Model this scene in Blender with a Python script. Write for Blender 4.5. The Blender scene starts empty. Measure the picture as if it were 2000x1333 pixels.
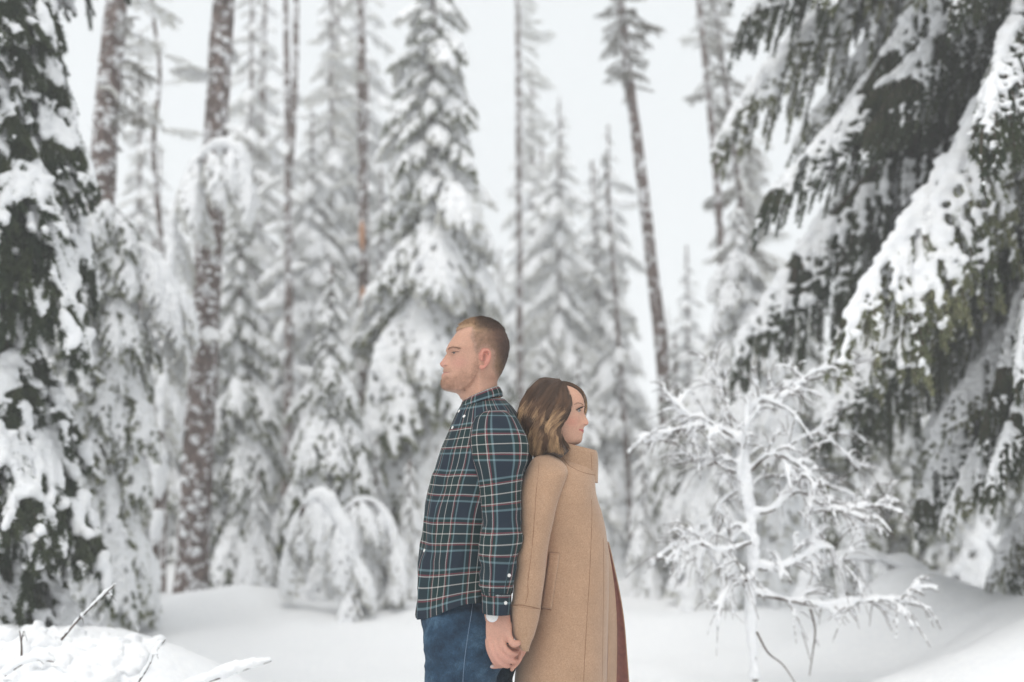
import bpy, math, random
import numpy as np
from mathutils import Vector, Matrix
from mathutils.bvhtree import BVHTree

# ------------------------------------------------------------------ camera, sky, sun, exposure
scn = bpy.context.scene
COL = scn.collection
CAM_Z, PITCH, FPX = 1.4, math.radians(6.85), 35.0/36.0*2000.0
cam_d = bpy.data.cameras.new("camera"); cam = bpy.data.objects.new("camera", cam_d); COL.objects.link(cam)
cam.location = (0, 0, CAM_Z); cam.rotation_euler = (math.pi/2 + PITCH, 0, 0)
cam_d.lens = 35; cam_d.sensor_width = 36; cam_d.clip_end = 2000; cam_d.clip_start = 0.05
cam_d.dof.use_dof = True; cam_d.dof.focus_distance = 3.12; cam_d.dof.aperture_fstop = 1.25
cam_d.dof.aperture_blades = 0
scn.camera = cam
SUN_EL, SUN_AZ = math.radians(62), math.radians(203)
world = bpy.data.worlds.new("World"); scn.world = world; world.use_nodes = True
nt = world.node_tree; nt.nodes.clear()
wo = nt.nodes.new("ShaderNodeOutputWorld"); bg = nt.nodes.new("ShaderNodeBackground")
sky = nt.nodes.new("ShaderNodeTexSky"); sky.sky_type = 'NISHITA'; sky.sun_disc = False
sky.sun_elevation = SUN_EL; sky.sun_rotation = SUN_AZ; sky.air_density = 1.0; sky.dust_density = 4.0
mixs = nt.nodes.new("ShaderNodeMix"); mixs.data_type = 'RGBA'; mixs.inputs[0].default_value = 0.93
mixs.inputs[7].default_value = (7.7, 8.0, 8.12, 1)      # even overcast layer hiding the blue
nt.links.new(sky.outputs[0], mixs.inputs[6]); nt.links.new(mixs.outputs[2], bg.inputs[0])
bg.inputs[1].default_value = 0.088
nt.links.new(bg.outputs[0], wo.inputs[0])
sun_d = bpy.data.lights.new("sun", 'SUN'); sun_d.energy = 1.2; sun_d.angle = math.radians(45); sun_d.color = (1.0, 0.97, 0.93)
sun = bpy.data.objects.new("sun", sun_d); COL.objects.link(sun)
_sd = Vector((math.sin(SUN_AZ)*math.cos(SUN_EL), math.cos(SUN_AZ)*math.cos(SUN_EL), math.sin(SUN_EL)))
sun.rotation_euler = _sd.to_track_quat('Z', 'Y').to_euler()
vs = scn.view_settings; vs.view_transform = 'Standard'; vs.look = 'None'; vs.exposure = 0.48; vs.gamma = 1.0; vs.use_curve_mapping = False
scn.cycles.use_denoising = True
scn.cycles.max_bounces = 8; scn.cycles.diffuse_bounces = 6; scn.cycles.volume_bounces = 2; scn.cycles.transparent_max_bounces = 8
scn.cycles.use_adaptive_sampling = True; scn.cycles.adaptive_threshold = 0.02
try: scn.cycles.volume_step_rate = 5.0
except Exception: pass

# ------------------------------------------------------------------ helpers
cT, sT = math.cos(PITCH), math.sin(PITCH)
def P(px, py, Y):
    """point seen at photograph pixel px, py, at distance Y in front of the camera position"""
    u, v = px-1000.0, 666.5-py
    s = Y/(FPX*cT - v*sT)
    return np.array([u*s, Y, CAM_Z + (FPX*sT + v*cT)*s])
def pix(p):
    p = np.atleast_2d(p); x, y, z = p[:,0], p[:,1], p[:,2]-CAM_Z
    d = y*cT + z*sT; u = x/d*FPX; v = (-y*sT + z*cT)/d*FPX
    return np.stack([1000+u, 666.5-v], 1)
def nrm(v): return v/(np.linalg.norm(v, axis=-1, keepdims=True)+1e-12)
def sstep(a, b, x):
    t = np.clip((x-a)/(b-a), 0, 1); return t*t*(3-2*t)
def _hash(i, j, k, s):
    h = (i.astype(np.int64)*374761393 + j.astype(np.int64)*668265263 + k.astype(np.int64)*2147483647 + s*1274126177) & 0xffffffff
    h = ((h ^ (h >> 13))*1274126177) & 0xffffffff
    return ((h ^ (h >> 16)) & 0xffff)/32767.5 - 1.0
def vnoise(p, s=0):
    p = np.asarray(p, float); i = np.floor(p).astype(np.int64); f = p-i; f = f*f*(3-2*f)
    r = 0
    for a in (0, 1):
        for b in (0, 1):
            for c in (0, 1):
                w = (f[...,0] if a else 1-f[...,0])*(f[...,1] if b else 1-f[...,1])*(f[...,2] if c else 1-f[...,2])
                r = r + w*_hash(i[...,0]+a, i[...,1]+b, i[...,2]+c, s)
    return r
def fbm(p, s=0, o=3):
    r = 0; a = 1.0; p = np.asarray(p, float)
    for k in range(o): r = r + a*vnoise(p*(2**k), s+k*17); a *= .5
    return r
def catmull(pts, n):
    pts = np.asarray(pts, float)
    if len(pts) == 2: return pts[0] + (pts[1]-pts[0])*np.linspace(0, 1, n)[:,None]
    q = np.vstack([2*pts[0]-pts[1], pts, 2*pts[-1]-pts[-2]])
    t = np.linspace(0, len(pts)-1, n); i = np.minimum(t.astype(int), len(pts)-2); f = (t-i)[:,None]
    a, b, c, d = q[i], q[i+1], q[i+2], q[i+3]
    return .5*((2*b) + (c-a)*f + (2*a-5*b+4*c-d)*f*f + (3*b-3*c+d-a)*f**3)

class G:
    """collects geometry for one mesh"""
    def __init__(s): s.V = []; s.F = []; s.n = 0; s.uv = {}; s.UV = []; s.hasuv = False
    def add(s, v, f, m=0, uv=None):
        v = np.asarray(v, float).reshape(-1, 3); f = np.asarray(f, np.int64)
        s.V.append(v); s.F.append((f+s.n, m)); s.n += len(v)
        if uv is not None: s.hasuv = True; s.UV.append(np.asarray(uv, float))
        else: s.UV.append(np.zeros((len(v), 2)))
        return s
    def verts(s): return np.concatenate(s.V)
    def mesh(s, name, mats, smooth=True, xf=None):
        V = s.verts()
        if xf is not None: V = xf(V)
        me = bpy.data.meshes.new(name)
        me.vertices.add(len(V)); me.vertices.foreach_set('co', V.astype(np.float32).ravel())
        loops = np.concatenate([f.ravel() for f, m in s.F]); sizes = np.concatenate([np.full(len(f), f.shape[1]) for f, m in s.F])
        mi = np.concatenate([np.full(len(f), m) for f, m in s.F])
        me.loops.add(len(loops)); me.loops.foreach_set('vertex_index', loops.astype(np.int32))
        me.polygons.add(len(sizes)); st = np.concatenate([[0], np.cumsum(sizes)[:-1]])
        me.polygons.foreach_set('loop_start', st.astype(np.int32)); me.polygons.foreach_set('material_index', mi.astype(np.int32))
        me.polygons.foreach_set('use_smooth', np.full(len(sizes), smooth))
        for m in (mats if isinstance(mats, (list, tuple)) else [mats]): me.materials.append(m)
        if s.hasuv:
            l = me.uv_layers.new(name="UVMap"); l.data.foreach_set('uv', np.concatenate(s.UV)[loops].astype(np.float32).ravel())
        me.update(calc_edges=True); me.validate()
        return me
def link(name, me, parent=None, loc=None, **props):
    o = bpy.data.objects.new(name, me); COL.objects.link(o)
    if parent is not None: o.parent = parent
    if loc is not None: o.location = loc
    for k, v in props.items(): o[k] = v
    return o
def empty(name, loc, label, cat, group=None):
    o = bpy.data.objects.new(name, None); COL.objects.link(o); o.location = loc; o.empty_display_size = .1
    o['label'] = label; o['category'] = cat
    if group: o['group'] = group
    return o
def wloc(o):
    v = np.zeros(3)
    while o is not None: v += np.array(o.location); o = o.parent
    return v
def put(name, g, mats, parent=None, smooth=True, **props):
    """mesh given in world coordinates, linked under a parent that only has a location"""
    off = wloc(parent) if parent is not None else np.zeros(3)
    return link(name, g.mesh(name, mats, smooth, xf=lambda V: V-off), parent, **props)
def bake(g, mods, name='baked'):
    """run modifiers on collected geometry and return a fresh mesh's arrays as G"""
    me = g.mesh(name, [])if not isinstance(g, bpy.types.Mesh) else g
    o = bpy.data.objects.new(name, me); COL.objects.link(o)
    for kind, kw in mods:
        m = o.modifiers.new(kind, kind)
        for k, v in kw.items(): setattr(m, k, v)
    dg = bpy.context.evaluated_depsgraph_get(); dg.update()
    m2 = bpy.data.meshes.new_from_object(o.evaluated_get(dg), depsgraph=dg)
    V = np.empty(len(m2.vertices)*3, np.float32); m2.vertices.foreach_get('co', V); V = V.reshape(-1, 3).astype(float)
    st = np.empty(len(m2.polygons), np.int32); m2.polygons.foreach_get('loop_start', st)
    tot = np.empty(len(m2.polygons), np.int32); m2.polygons.foreach_get('loop_total', tot)
    lv = np.empty(len(m2.loops), np.int32); m2.loops.foreach_get('vertex_index', lv)
    N = np.empty(len(m2.vertices)*3, np.float32); m2.vertices.foreach_get('normal', N); N = N.reshape(-1, 3).astype(float)
    uv = None
    if m2.uv_layers:
        u = np.empty(len(m2.loops)*2, np.float32); m2.uv_layers[0].data.foreach_get('uv', u)
        uv = np.zeros((len(V), 2)); uv[lv] = u.reshape(-1, 2)
    out = G(); out.V = [V]; out.n = len(V); out.UV = [uv if uv is not None else np.zeros((len(V), 2))]; out.hasuv = uv is not None
    for k in (3, 4):
        idx = st[tot == k]
        if len(idx): out.F.append((lv[idx[:,None]+np.arange(k)].astype(np.int64), 0))
    out.N = N
    bpy.data.objects.remove(o); bpy.data.meshes.remove(m2)
    try: bpy.data.meshes.remove(me)
    except Exception: pass
    return out
def ico(sub):
    import bmesh
    bm = bmesh.new(); bmesh.ops.create_icosphere(bm, subdivisions=sub, radius=1)
    v = np.array([x.co[:] for x in bm.verts]); f = np.array([[w.index for w in p.verts] for p in bm.faces]); bm.free(); return v, f
ICO1, ICO2, ICO3 = ico(1), ico(2), ico(3)
def blobs(g, C, R, T=None, m=0):
    T = T or ICO1; C = np.atleast_2d(C); R = np.asarray(R, float)
    if R.ndim == 1: R = np.repeat(R[:,None], 3, 1)
    v = C[:,None,:] + R[:,None,:]*T[0][None]; n = len(T[0])
    f = T[1][None] + (np.arange(len(C))*n)[:,None,None]
    g.add(v.reshape(-1, 3), f.reshape(-1, 3), m)
def frames(pts):
    T = nrm(np.gradient(pts, axis=0)); n = np.zeros_like(T)
    a = np.array([0, 0, 1.0]) if abs(T[0][2]) < .9 else np.array([1.0, 0, 0])
    u = nrm(np.cross(T[0], a))
    for i in range(len(T)):
        u = nrm(u - T[i]*np.dot(u, T[i])); n[i] = u
    return T, n, np.cross(T, n)
def tube(g, pts, rad, sides=6, m=0, cap=True, uvs=None):
    pts = np.asarray(pts, float); k = len(pts); rad = np.broadcast_to(np.asarray(rad, float), (k,))
    T, A, B = frames(pts); th = np.linspace(0, 2*math.pi, sides, endpoint=False)
    ring = pts[:,None,:] + rad[:,None,None]*(np.cos(th)[None,:,None]*A[:,None,:] + np.sin(th)[None,:,None]*B[:,None,:])
    v = ring.reshape(-1, 3)
    i = np.arange(k-1)[:,None]*sides; j = np.arange(sides)[None]; j2 = (j+1) % sides
    f = np.stack([i+j, i+j2, i+sides+j2, i+sides+j], -1).reshape(-1, 4)
    g.add(v, f, m)
    if cap:
        o = g.n - len(v)
        g.V.append(np.array([pts[0]-T[0]*rad[0]*.5, pts[-1]+T[-1]*rad[-1]*.5])); g.UV.append(np.zeros((2, 2))); c = g.n; g.n += 2
        a = np.arange(sides); b = (a+1) % sides
        g.F.append((np.stack([np.full(sides, c), o+b, o+a], 1), m))
        l = o+(k-1)*sides; g.F.append((np.stack([np.full(sides, c+1), l+a, l+b], 1), m))
def finger(g, pts, rad, n=24, sides=12):
    """rounded tapering limb with swollen joints"""
    p = catmull(pts, n); r = np.interp(np.linspace(0, 1, n), np.linspace(0, 1, len(rad)), rad)
    tube(g, p, r, sides, cap=True); blobs(g, p[[0, -1]], r[[0, -1]]*.99, ICO2)
def striptubes(g, paths, rad, sides=3, m=0, flat=None):
    """many thin tubes at once: paths (N,K,3), rad (N,K)"""
    N, K, _ = paths.shape
    T = nrm(np.gradient(paths, axis=1)); up = np.array([.3, -.9, .25]); A = nrm(np.cross(T, up)); B = np.cross(T, A)
    th = np.linspace(0, 2*math.pi, sides, endpoint=False)
    v = paths[:,:,None,:] + rad[:,:,None,None]*(np.cos(th)[None,None,:,None]*A[:,:,None,:]*(flat or 1) + np.sin(th)[None,None,:,None]*B[:,:,None,:])
    base = (np.arange(N)*K*sides)[:,None,None]; i = (np.arange(K-1)*sides)[None,:,None]; j = np.arange(sides)[None,None]; j2 = (j+1) % sides
    f = np.stack(np.broadcast_arrays(base+i+j, base+i+j2, base+i+sides+j2, base+i+sides+j), -1).reshape(-1, 4)
    g.add(v.reshape(-1, 3), f, m)
def loft(rows, nu=96, nv=120, cap=True, uscale=None, n=2.0, disp=None, th0=0.0, th1=2*math.pi, closed=True, m=0, vtop=None, wob=.0035):
    """rows: (left px,py), (right px,py), Y centre, half width in Y, [power].  Rings run from left (front for him) to right."""
    R = np.array([np.concatenate([P(a[0], a[1], Y), P(b[0], b[1], Y), [w, (q[0] if q else n)]]) for a, b, Y, w, *q in rows])
    d = np.linalg.norm(np.diff((R[:,:3]+R[:,3:6])/2, axis=0), axis=1); s = np.concatenate([[0], np.cumsum(d)])
    # dense resample, smooth
    sd = catmull(np.column_stack([R, s]), nv); s = sd[:,8]
    A, B, w, pw = sd[:,0:3], sd[:,3:6], sd[:,6], sd[:,7]
    th = np.linspace(th0, th1, nu, endpoint=not closed)
    c, sn = -np.cos(th), -np.sin(th)
    e = (2.0/pw)[:,None]
    cc = np.sign(c)[None]*np.abs(c)[None]**e; ss = np.sign(sn)[None]*np.abs(sn)[None]**e
    V = ((A+B)/2)[:,None,:] + ((B-A)/2)[:,None,:]*cc[...,None] + np.array([0, 1.0, 0])[None,None]*(w[:,None]*ss)[...,None]
    # after this theta = 0 is the left edge, then the side towards the camera (-Y)
    per = np.mean(np.linalg.norm(np.diff(V, axis=1), axis=2).sum(1)) if uscale is None else uscale
    U = np.broadcast_to(np.linspace(0, per, nu)[None], V.shape[:2]); W = np.broadcast_to(s[:,None], V.shape[:2])
    if disp is not None:
        du = np.roll(V, -1, 1)-np.roll(V, 1, 1) if closed else np.gradient(V, axis=1)
        Nn = nrm(np.cross(du, np.gradient(V, axis=0)))
        cen = V.mean(1, keepdims=True); sg = np.sign(np.sum(Nn*(V-cen)))
        Nn = Nn*sg
        V = V + Nn*disp(V, U, W)[...,None]
    g = G(); i = (np.arange(nv-1)*nu)[:,None]; j = np.arange(nu if closed else nu-1)[None]; j2 = (j+1) % nu
    f = np.stack([i+j, i+nu+j, i+nu+j2, i+j2], -1).reshape(-1, 4)
    if closed:   # duplicate seam for clean uv
        V = np.concatenate([V, V[:,:1]], 1); U = np.concatenate([U, np.full((nv, 1), per*nu/(nu-1))], 1); W = np.concatenate([W, W[:,:1]], 1)
        n2 = nu+1; i = (np.arange(nv-1)*n2)[:,None]; j = np.arange(nu)[None]
        f = np.stack([i+j, i+n2+j, i+n2+j+1, i+j+1], -1).reshape(-1, 4)
    if wob: wj = V*np.array([7, 7, 4.]); U = U+wob*fbm(wj, 90, 2); W = W+wob*.7*fbm(wj+9, 91, 2)
    g.add(V.reshape(-1, 3), f, m, uv=np.stack([U, -W], -1).reshape(-1, 2))
    g.grid = V
    if cap and closed:
        for r in (0, nv-1):
            ring = V[r,:-1]; c0 = ring.mean(0); k = len(ring); a = np.arange(k); b = (a+1) % k
            fc = np.stack([np.full(k, k), a, b] if r else [np.full(k, k), b, a], 1)
            uvc = np.stack([U[r,:-1], -W[r,:-1]], 1)
            g.add(np.vstack([ring, c0]), fc, m, uv=np.vstack([uvc, uvc.mean(0)]))
    return g
def setcol(o, colors, name="Col"):
    a = o.data.color_attributes.new(name, 'FLOAT_COLOR', 'POINT')
    c = np.ones((len(o.data.vertices), 4), np.float32); c[:,:3] = colors; a.data.foreach_set('color', c.ravel())
def sdpoly(p, poly):
    """signed distance to a polygon, negative inside"""
    poly = np.asarray(poly, float); d = np.full(len(p), 1e9); ins = np.zeros(len(p), bool); k = len(poly)
    for i in range(k):
        a, b = poly[i], poly[(i+1) % k]; ab = b-a; t = np.clip(((p-a)@ab)/(ab@ab+1e-9), 0, 1)
        d = np.minimum(d, np.linalg.norm(p-a-t[:,None]*ab, axis=1))
        c = (a[1] > p[:,1]) != (b[1] > p[:,1])
        with np.errstate(divide='ignore', invalid='ignore'):
            xx = (b[0]-a[0])*(p[:,1]-a[1])/(b[1]-a[1]+1e-12)+a[0]
        ins ^= c & (p[:,0] < xx)
    return np.where(ins, -d, d)

# ------------------------------------------------------------------ materials
def mat(name, base=(.5, .5, .5), rough=.8, build=None, spec=.3, sub=0.0, bump=None):
    m = bpy.data.materials.new(name); m.use_nodes = True; t = m.node_tree; b = t.nodes['Principled BSDF']
    b.inputs['Base Color'].default_value = (*base, 1); b.inputs['Roughness'].default_value = rough
    b.inputs['Specular IOR Level'].default_value = spec
    if sub:
        b.inputs['Subsurface Weight'].default_value = sub
    if build: build(t, b)
    return m
def N(t, kind, **kw):
    n = t.nodes.new(kind)
    for k, v in kw.items():
        if isinstance(k, str) and hasattr(n, k): setattr(n, k, v)
    return n
def tex_noise(t, scale, detail=3, rough=.5, coord='Object'):
    tc = t.nodes.new('ShaderNodeTexCoord'); n = t.nodes.new('ShaderNodeTexNoise'); n.inputs['Scale'].default_value = scale
    n.inputs['Detail'].default_value = detail; n.inputs['Roughness'].default_value = rough; t.links.new(tc.outputs[coord], n.inputs['Vector']); return n
def ramp(t, fac, stops, interp='LINEAR'):
    r = t.nodes.new('ShaderNodeValToRGB'); e = r.color_ramp; e.interpolation = interp
    while len(e.elements) < len(stops): e.elements.new(.5)
    for el, (p, c) in zip(e.elements, sorted(stops, key=lambda s: s[0])): el.position = p; el.color = (*c, 1) if len(c) == 3 else c
    if fac is not None: t.links.new(fac, r.inputs[0])
    return r
def mixc(t, a, b, fac, mode='MIX'):
    m = t.nodes.new('ShaderNodeMix'); m.data_type = 'RGBA'; m.blend_type = mode
    for s, v in ((6, a), (7, b), (0, fac)):
        if hasattr(v, 'links') or isinstance(v, bpy.types.NodeSocket): t.links.new(v, m.inputs[s])
        elif s == 0: m.inputs[0].default_value = v
        else: m.inputs[s].default_value = (*v, 1)
    return m.outputs[2]
def bump(t, b, h, strength=.3, dist=.01):
    n = t.nodes.new('ShaderNodeBump'); n.inputs['Strength'].default_value = strength; n.inputs['Distance'].default_value = dist
    t.links.new(h, n.inputs['Height']); t.links.new(n.outputs[0], b.inputs['Normal'])
def varied(c1, c2, scale, bs=0, bd=.01, detail=4):
    def f(t, b):
        n = tex_noise(t, scale, detail); r = ramp(t, n.outputs[0], [(.32, c1), (.68, c2)]); t.links.new(r.outputs[0], b.inputs['Base Color'])
        if bs: bump(t, b, n.outputs[0], bs, bd)
    return f
def attr_col(extra=None, noise=0.0, scale=300, bs=0, bd=.001, tone=1):
    def f(t, b):
        a = t.nodes.new('ShaderNodeAttribute'); a.attribute_name = 'Col'; out = a.outputs[0]
        if tone != 1: out = mixc(t, out, (tone,)*3, 1.0, 'MULTIPLY')
        if noise:
            n = tex_noise(t, scale, 3, .6); r = ramp(t, n.outputs[0], [(.3, (1-noise,)*3), (.7, (1+noise*.4,)*3)])
            out = mixc(t, out, r.outputs[0], 1.0, 'MULTIPLY')
            if bs: bump(t, b, n.outputs[0], bs, bd)
        t.links.new(out, b.inputs['Base Color'])
    return f
def plaid(t, b):
    tc = t.nodes.new('ShaderNodeTexCoord'); sep = t.nodes.new('ShaderNodeSeparateXYZ'); t.links.new(tc.outputs['UV'], sep.inputs[0])
    navy, green, blue, red, white = (.013, .022, .036), (.008, .027, .028), (.15, .23, .255), (.25, .045, .055), (.56, .53, .50)
    Pd = .150; E2 = .0
    seq = [(.0, .0048, blue), (.0175, .0024, red), (.0212, .0018, white), (.0500, .0020, white), (.0788, .0018, white), (.0825, .0024, red), (.0960, .0048, blue)]
    outs = []
    for ax, per, off in ((0, Pd, .02), (1, Pd, .045)):
        md = t.nodes.new('ShaderNodeMath'); md.operation = 'MULTIPLY_ADD'; md.inputs[1].default_value = 1/per; md.inputs[2].default_value = off/per+20
        t.links.new(sep.outputs[ax], md.inputs[0])
        fr = t.nodes.new('ShaderNodeMath'); fr.operation = 'FRACT'; t.links.new(md.outputs[0], fr.inputs[0])
        st = [(0.0, navy)]; e = .0011
        o0 = .02
        for c, w, colr in seq:
            c += o0; inner = green if c-o0 < .09 else navy; prev = navy if c-o0 < .005 else green
            st += [((c-w/2-e)/per, prev), ((c-w/2)/per, colr), ((c+w/2)/per, colr), ((c+w/2+e)/per, inner)]
        outs.append(ramp(t, fr.outputs[0], st[:32]).outputs[0])
    c = mixc(t, outs[0], outs[1], .5)
    n = tex_noise(t, 900, 2, .6, 'UV'); r = ramp(t, n.outputs[0], [(.3, (.8,)*3), (.7, (1.15,)*3)]); c = mixc(t, c, r.outputs[0], 1.0, 'MULTIPLY')
    t.links.new(c, b.inputs['Base Color']); bump(t, b, n.outputs[0], .25, .001)
def denim(t, b):
    n = tex_noise(t, 11, 6, .7); r = ramp(t, n.outputs[0], [(.36, (.007, .022, .044)), (.50, (.016, .044, .082)), (.66, (.055, .11, .17))])
    tc = t.nodes.new('ShaderNodeTexCoord'); mp = t.nodes.new('ShaderNodeMapping'); mp.inputs['Scale'].default_value = (1, 1, .25)
    t.links.new(tc.outputs['Object'], mp.inputs[0]); n2 = t.nodes.new('ShaderNodeTexNoise'); n2.inputs['Scale'].default_value = 700; n2.inputs['Detail'].default_value = 2
    t.links.new(mp.outputs[0], n2.inputs['Vector']); r2 = ramp(t, n2.outputs[0], [(.3, (.65,)*3), (.7, (1.35,)*3)])
    t.links.new(mixc(t, r.outputs[0], r2.outputs[0], 1.0, 'MULTIPLY'), b.inputs['Base Color']); bump(t, b, n2.outputs[0], .3, .001)
def wool(t, b):
    n = tex_noise(t, 300, 5, .8); r = ramp(t, n.outputs[0], [(.30, (.27, .155, .093)), (.5, (.385, .24, .15)), (.70, (.50, .34, .235))])
    n3 = tex_noise(t, 14, 3, .6); r3 = ramp(t, n3.outputs[0], [(.3, (.93,)*3), (.7, (1.06,)*3)])
    t.links.new(mixc(t, r.outputs[0], r3.outputs[0], 1.0, 'MULTIPLY'), b.inputs['Base Color']); bump(t, b, n.outputs[0], .5, .002)
    b.inputs['Sheen Weight'].default_value = .25; b.inputs['Sheen Roughness'].default_value = .5
M_snow = mat('snow', (.86, .875, .90), .9, varied((.83, .84, .86), (.88, .885, .89), 30, .5, .012), spec=.15)
M_skin = mat('skin', (.6, .38, .3), .5, attr_col(noise=.14, scale=260, bs=.25, tone=.86), spec=.35, sub=.08)
M_plaid = mat('plaid_cotton', rough=.9, build=plaid, spec=.15)
M_denim = mat('denim', rough=.85, build=denim, spec=.2)
M_wool = mat('camel_wool', rough=.95, build=wool, spec=.1)
M_woolseam = mat('wool_seam', (.2, .1, .05), .95, varied((.19, .10, .055), (.26, .145, .085), 200), spec=.1)
M_lining = mat('lining', (.25, .085, .06), .55, varied((.12, .036, .026), (.18, .06, .042), 60, .1), spec=.35)
M_button = mat('button', (.78, .76, .74), .35, varied((.72, .70, .68), (.84, .82, .80), 200), spec=.5)
M_hairm = mat('short_hair', rough=.7, build=attr_col(noise=.25, scale=420, bs=.5, tone=.8), spec=.3)
M_hairw = mat('long_hair', rough=.42, build=attr_col(noise=.12, scale=300), spec=.45)
M_dark = mat('dark_lash', (.018, .013, .011), .6, varied((.014, .010, .009), (.024, .018, .015), 300))
M_brow = mat('brow_hair', (.13, .07, .04), .8, varied((.24, .135, .085), (.34, .21, .14), 500))
M_eye = mat('eye', rough=.3, build=attr_col(), spec=.3)
M_thread = mat('denim_thread', (.11, .17, .25), .8, varied((.09, .14, .21), (.15, .21, .29), 300))
M_metal = mat('watch_steel', (.75, .76, .78), .25, varied((.70, .71, .73), (.8, .81, .83), 120), spec=.6)
M_black = mat('black_cloth', (.012, .013, .017), .9, varied((.010, .011, .014), (.018, .018, .022), 60))
M_boot = mat('boot_leather', (.09, .05, .03), .5, varied((.07, .035, .02), (.12, .07, .04), 30, .2))
# ------------------------------------------------------------------ people
ZA = lambda x, y: (840+x/7.84, 610+y/7.84)      # photograph pixel coordinates read from enlargements
ZB = lambda x, y: (1060+x/8.89, 740+y/8.89)
ZH = lambda x, y: (900+x/7.28, 1150+y/7.28)
ZW = lambda x, y: (980+x/5.127, 700+y/5.127)
Z3 = lambda x, y: (790+x/2.944, 880+y/2.944)
Z4 = lambda x, y: (960+x/2.943, 880+y/2.943)

def curve_fz(pts, zf, Yc, sg):
    """(forward coordinate, z) along a traced outline, as a function of z"""
    w = np.array([P(*zf(x, y), Yc) for x, y in pts]); f = w[:,0]*sg; z = w[:,2]
    o = np.argsort(z); return z[o], f[o]

class Head:
    def __init__(s, zf, Yc, sg, F, S, B, W, yaw=0.0):
        s.zf, s.Yc, s.sg, s.yaw = zf, Yc, sg, yaw
        s.F, s.S, s.B = (curve_fz(q, zf, Yc, sg) for q in (F, S, B))
        zz = np.array([P(*zf(W[i][0][0], W[i][0][1]), Yc)[2] for i in range(len(W))]); ww = np.array([w[1] for w in W])
        o = np.argsort(zz); s.W = (zz[o], ww[o]); s.zt = s.W[0][-1]; s.zb = s.W[0][0]
        s.fc = (np.interp(s.zt-.09, *s.S) + np.interp(s.zt-.09, *s.B))/2
    def at(s, x, y):
        """forward, z of a traced point"""
        w = P(*s.zf(x, y), s.Yc); return w[0]*s.sg, w[2]
    def world(s, f, y, z):
        """y > 0 is the side towards the camera"""
        c, k = math.cos(s.yaw), math.sin(s.yaw); g = f-s.fc
        f2 = s.fc + g*c + y*k; y2 = y*c - g*k
        return np.stack([f2*s.sg, s.Yc - y2, z], -1)
    def grid(s, N=210, M=220, feats=(), jaw=None, grow=0.0):
        t = np.linspace(0, 1, N); z = s.zb + (s.zt-s.zb)*np.sin(t*math.pi/2)**1.0
        z = np.where(t < .6, s.zb+(s.zt-s.zb)*t*.99/.6*np.sin(.6*math.pi/2), s.zb+(s.zt-s.zb)*np.sin(t*math.pi/2))
        z = np.maximum.accumulate(z)
        Fz, Sz, Bz, Wz = (np.interp(z, *q) for q in (s.F, s.S, s.B, s.W))
        ker = np.array([1, 2, 3, 2, 1.])/9
        sm = lambda q: np.convolve(np.pad(q, 2, 'edge'), ker, 'valid')
        Sz, Bz, Wz = sm(Sz), sm(Bz), sm(Wz)
        th = np.linspace(0, 2*math.pi, M, endpoint=False); c, sn = np.cos(th), np.sin(th)
        e = .92; cc = np.sign(c)*np.abs(c)**e; ss = np.sign(sn)*np.abs(sn)**e
        a = ((Sz-Bz)/2)[:,None]; f = ((Sz+Bz)/2)[:,None]+a*cc[None]
        y = Wz[:,None]*ss[None]*(1-.10*np.clip(cc, 0, 1)[None]**2)
        zz = np.broadcast_to(z[:,None], f.shape).copy()
        fr = sstep(0, .35, cc)[None]
        sig = s.sigma(z)[:,None]
        f = f + (Fz-Sz)[:,None]*np.exp(-(np.abs(y)/sig)**2.4)*fr
        for (f0, y0, z0, sf, sy, sz, amp, ax) in feats:
            g = np.exp(-((np.abs(y)-y0)/sy)**2-((zz-z0)/sz)**2)
            if sf: g = g*np.exp(-((f-f0)/sf)**2)
            else: g = g*fr
            if ax == 'f': f = f+amp*g
            else: y = y+np.sign(y)*amp*g
        if jaw is not None:                 # soft step in under the jaw line
            jf, jz = zip(*sorted(jaw)); jl = np.interp(f, jf, jz, left=-9, right=jz[-1])
            k = sstep(.004, -.014, zz-jl)*sstep(jf[0]-.004, jf[0]+.015, f)
            y = y*(1-.15*k)
        return f, y, zz
    def sigma(s, z): return np.full_like(z, .02)

def close_grid(g, V, m=0):
    N, M = V.shape[:2]; i = (np.arange(N-1)*M)[:,None]; j = np.arange(M)[None]; j2 = (j+1) % M
    g.add(V.reshape(-1, 3), np.stack([i+j, i+j2, i+M+j2, i+M+j], -1).reshape(-1, 4), m)
    for r in (0, N-1):
        ring = V[r]; a = np.arange(M); b = (a+1) % M
        g.add(np.vstack([ring, ring.mean(0)]), np.stack([np.full(M, M), b, a] if r == 0 else [np.full(M, M), a, b], 1), m)

# ---- the man -------------------------------------------------------------
YM = 3.24
man = empty('person', tuple(P(925, 1755, YM)*np.array([1, 1, 0])), 'man in a navy plaid shirt and blue jeans, back to back with the woman', 'person')
F = [(470,1333),(455,1300),(436,1270),(405,1243),(330,1222),(230,1203),(178,1165),(160,1110),(166,1062),(178,1020),(172,990),(186,952),(211,934),(201,918),(205,880),(210,858),(166,838),(148,808),(151,788),(199,722),(236,668),(257,636),(243,604),(254,562),(280,500),(318,440),(366,370),(400,320),(440,262),(520,205),(620,162),(720,140),(790,132)]
S = [(470,1333),(455,1300),(440,1270),(420,1243),(370,1222),(290,1203),(228,1165),(205,1110),(210,1062),(226,1020),(236,952),(250,900),(262,858),(285,808),(300,722),(300,668),(292,636),(268,600),(258,562),(282,500),(320,440),(368,370),(402,320),(442,262),(522,205),(622,162),(722,140),(792,132)]
B = [(1034,1333),(1026,1160),(1030,1060),(1052,1010),(1096,925),(1150,800),(1188,680),(1212,550),(1208,450),(1170,355),(1095,262),(985,185),(890,145),(800,132)]
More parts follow.
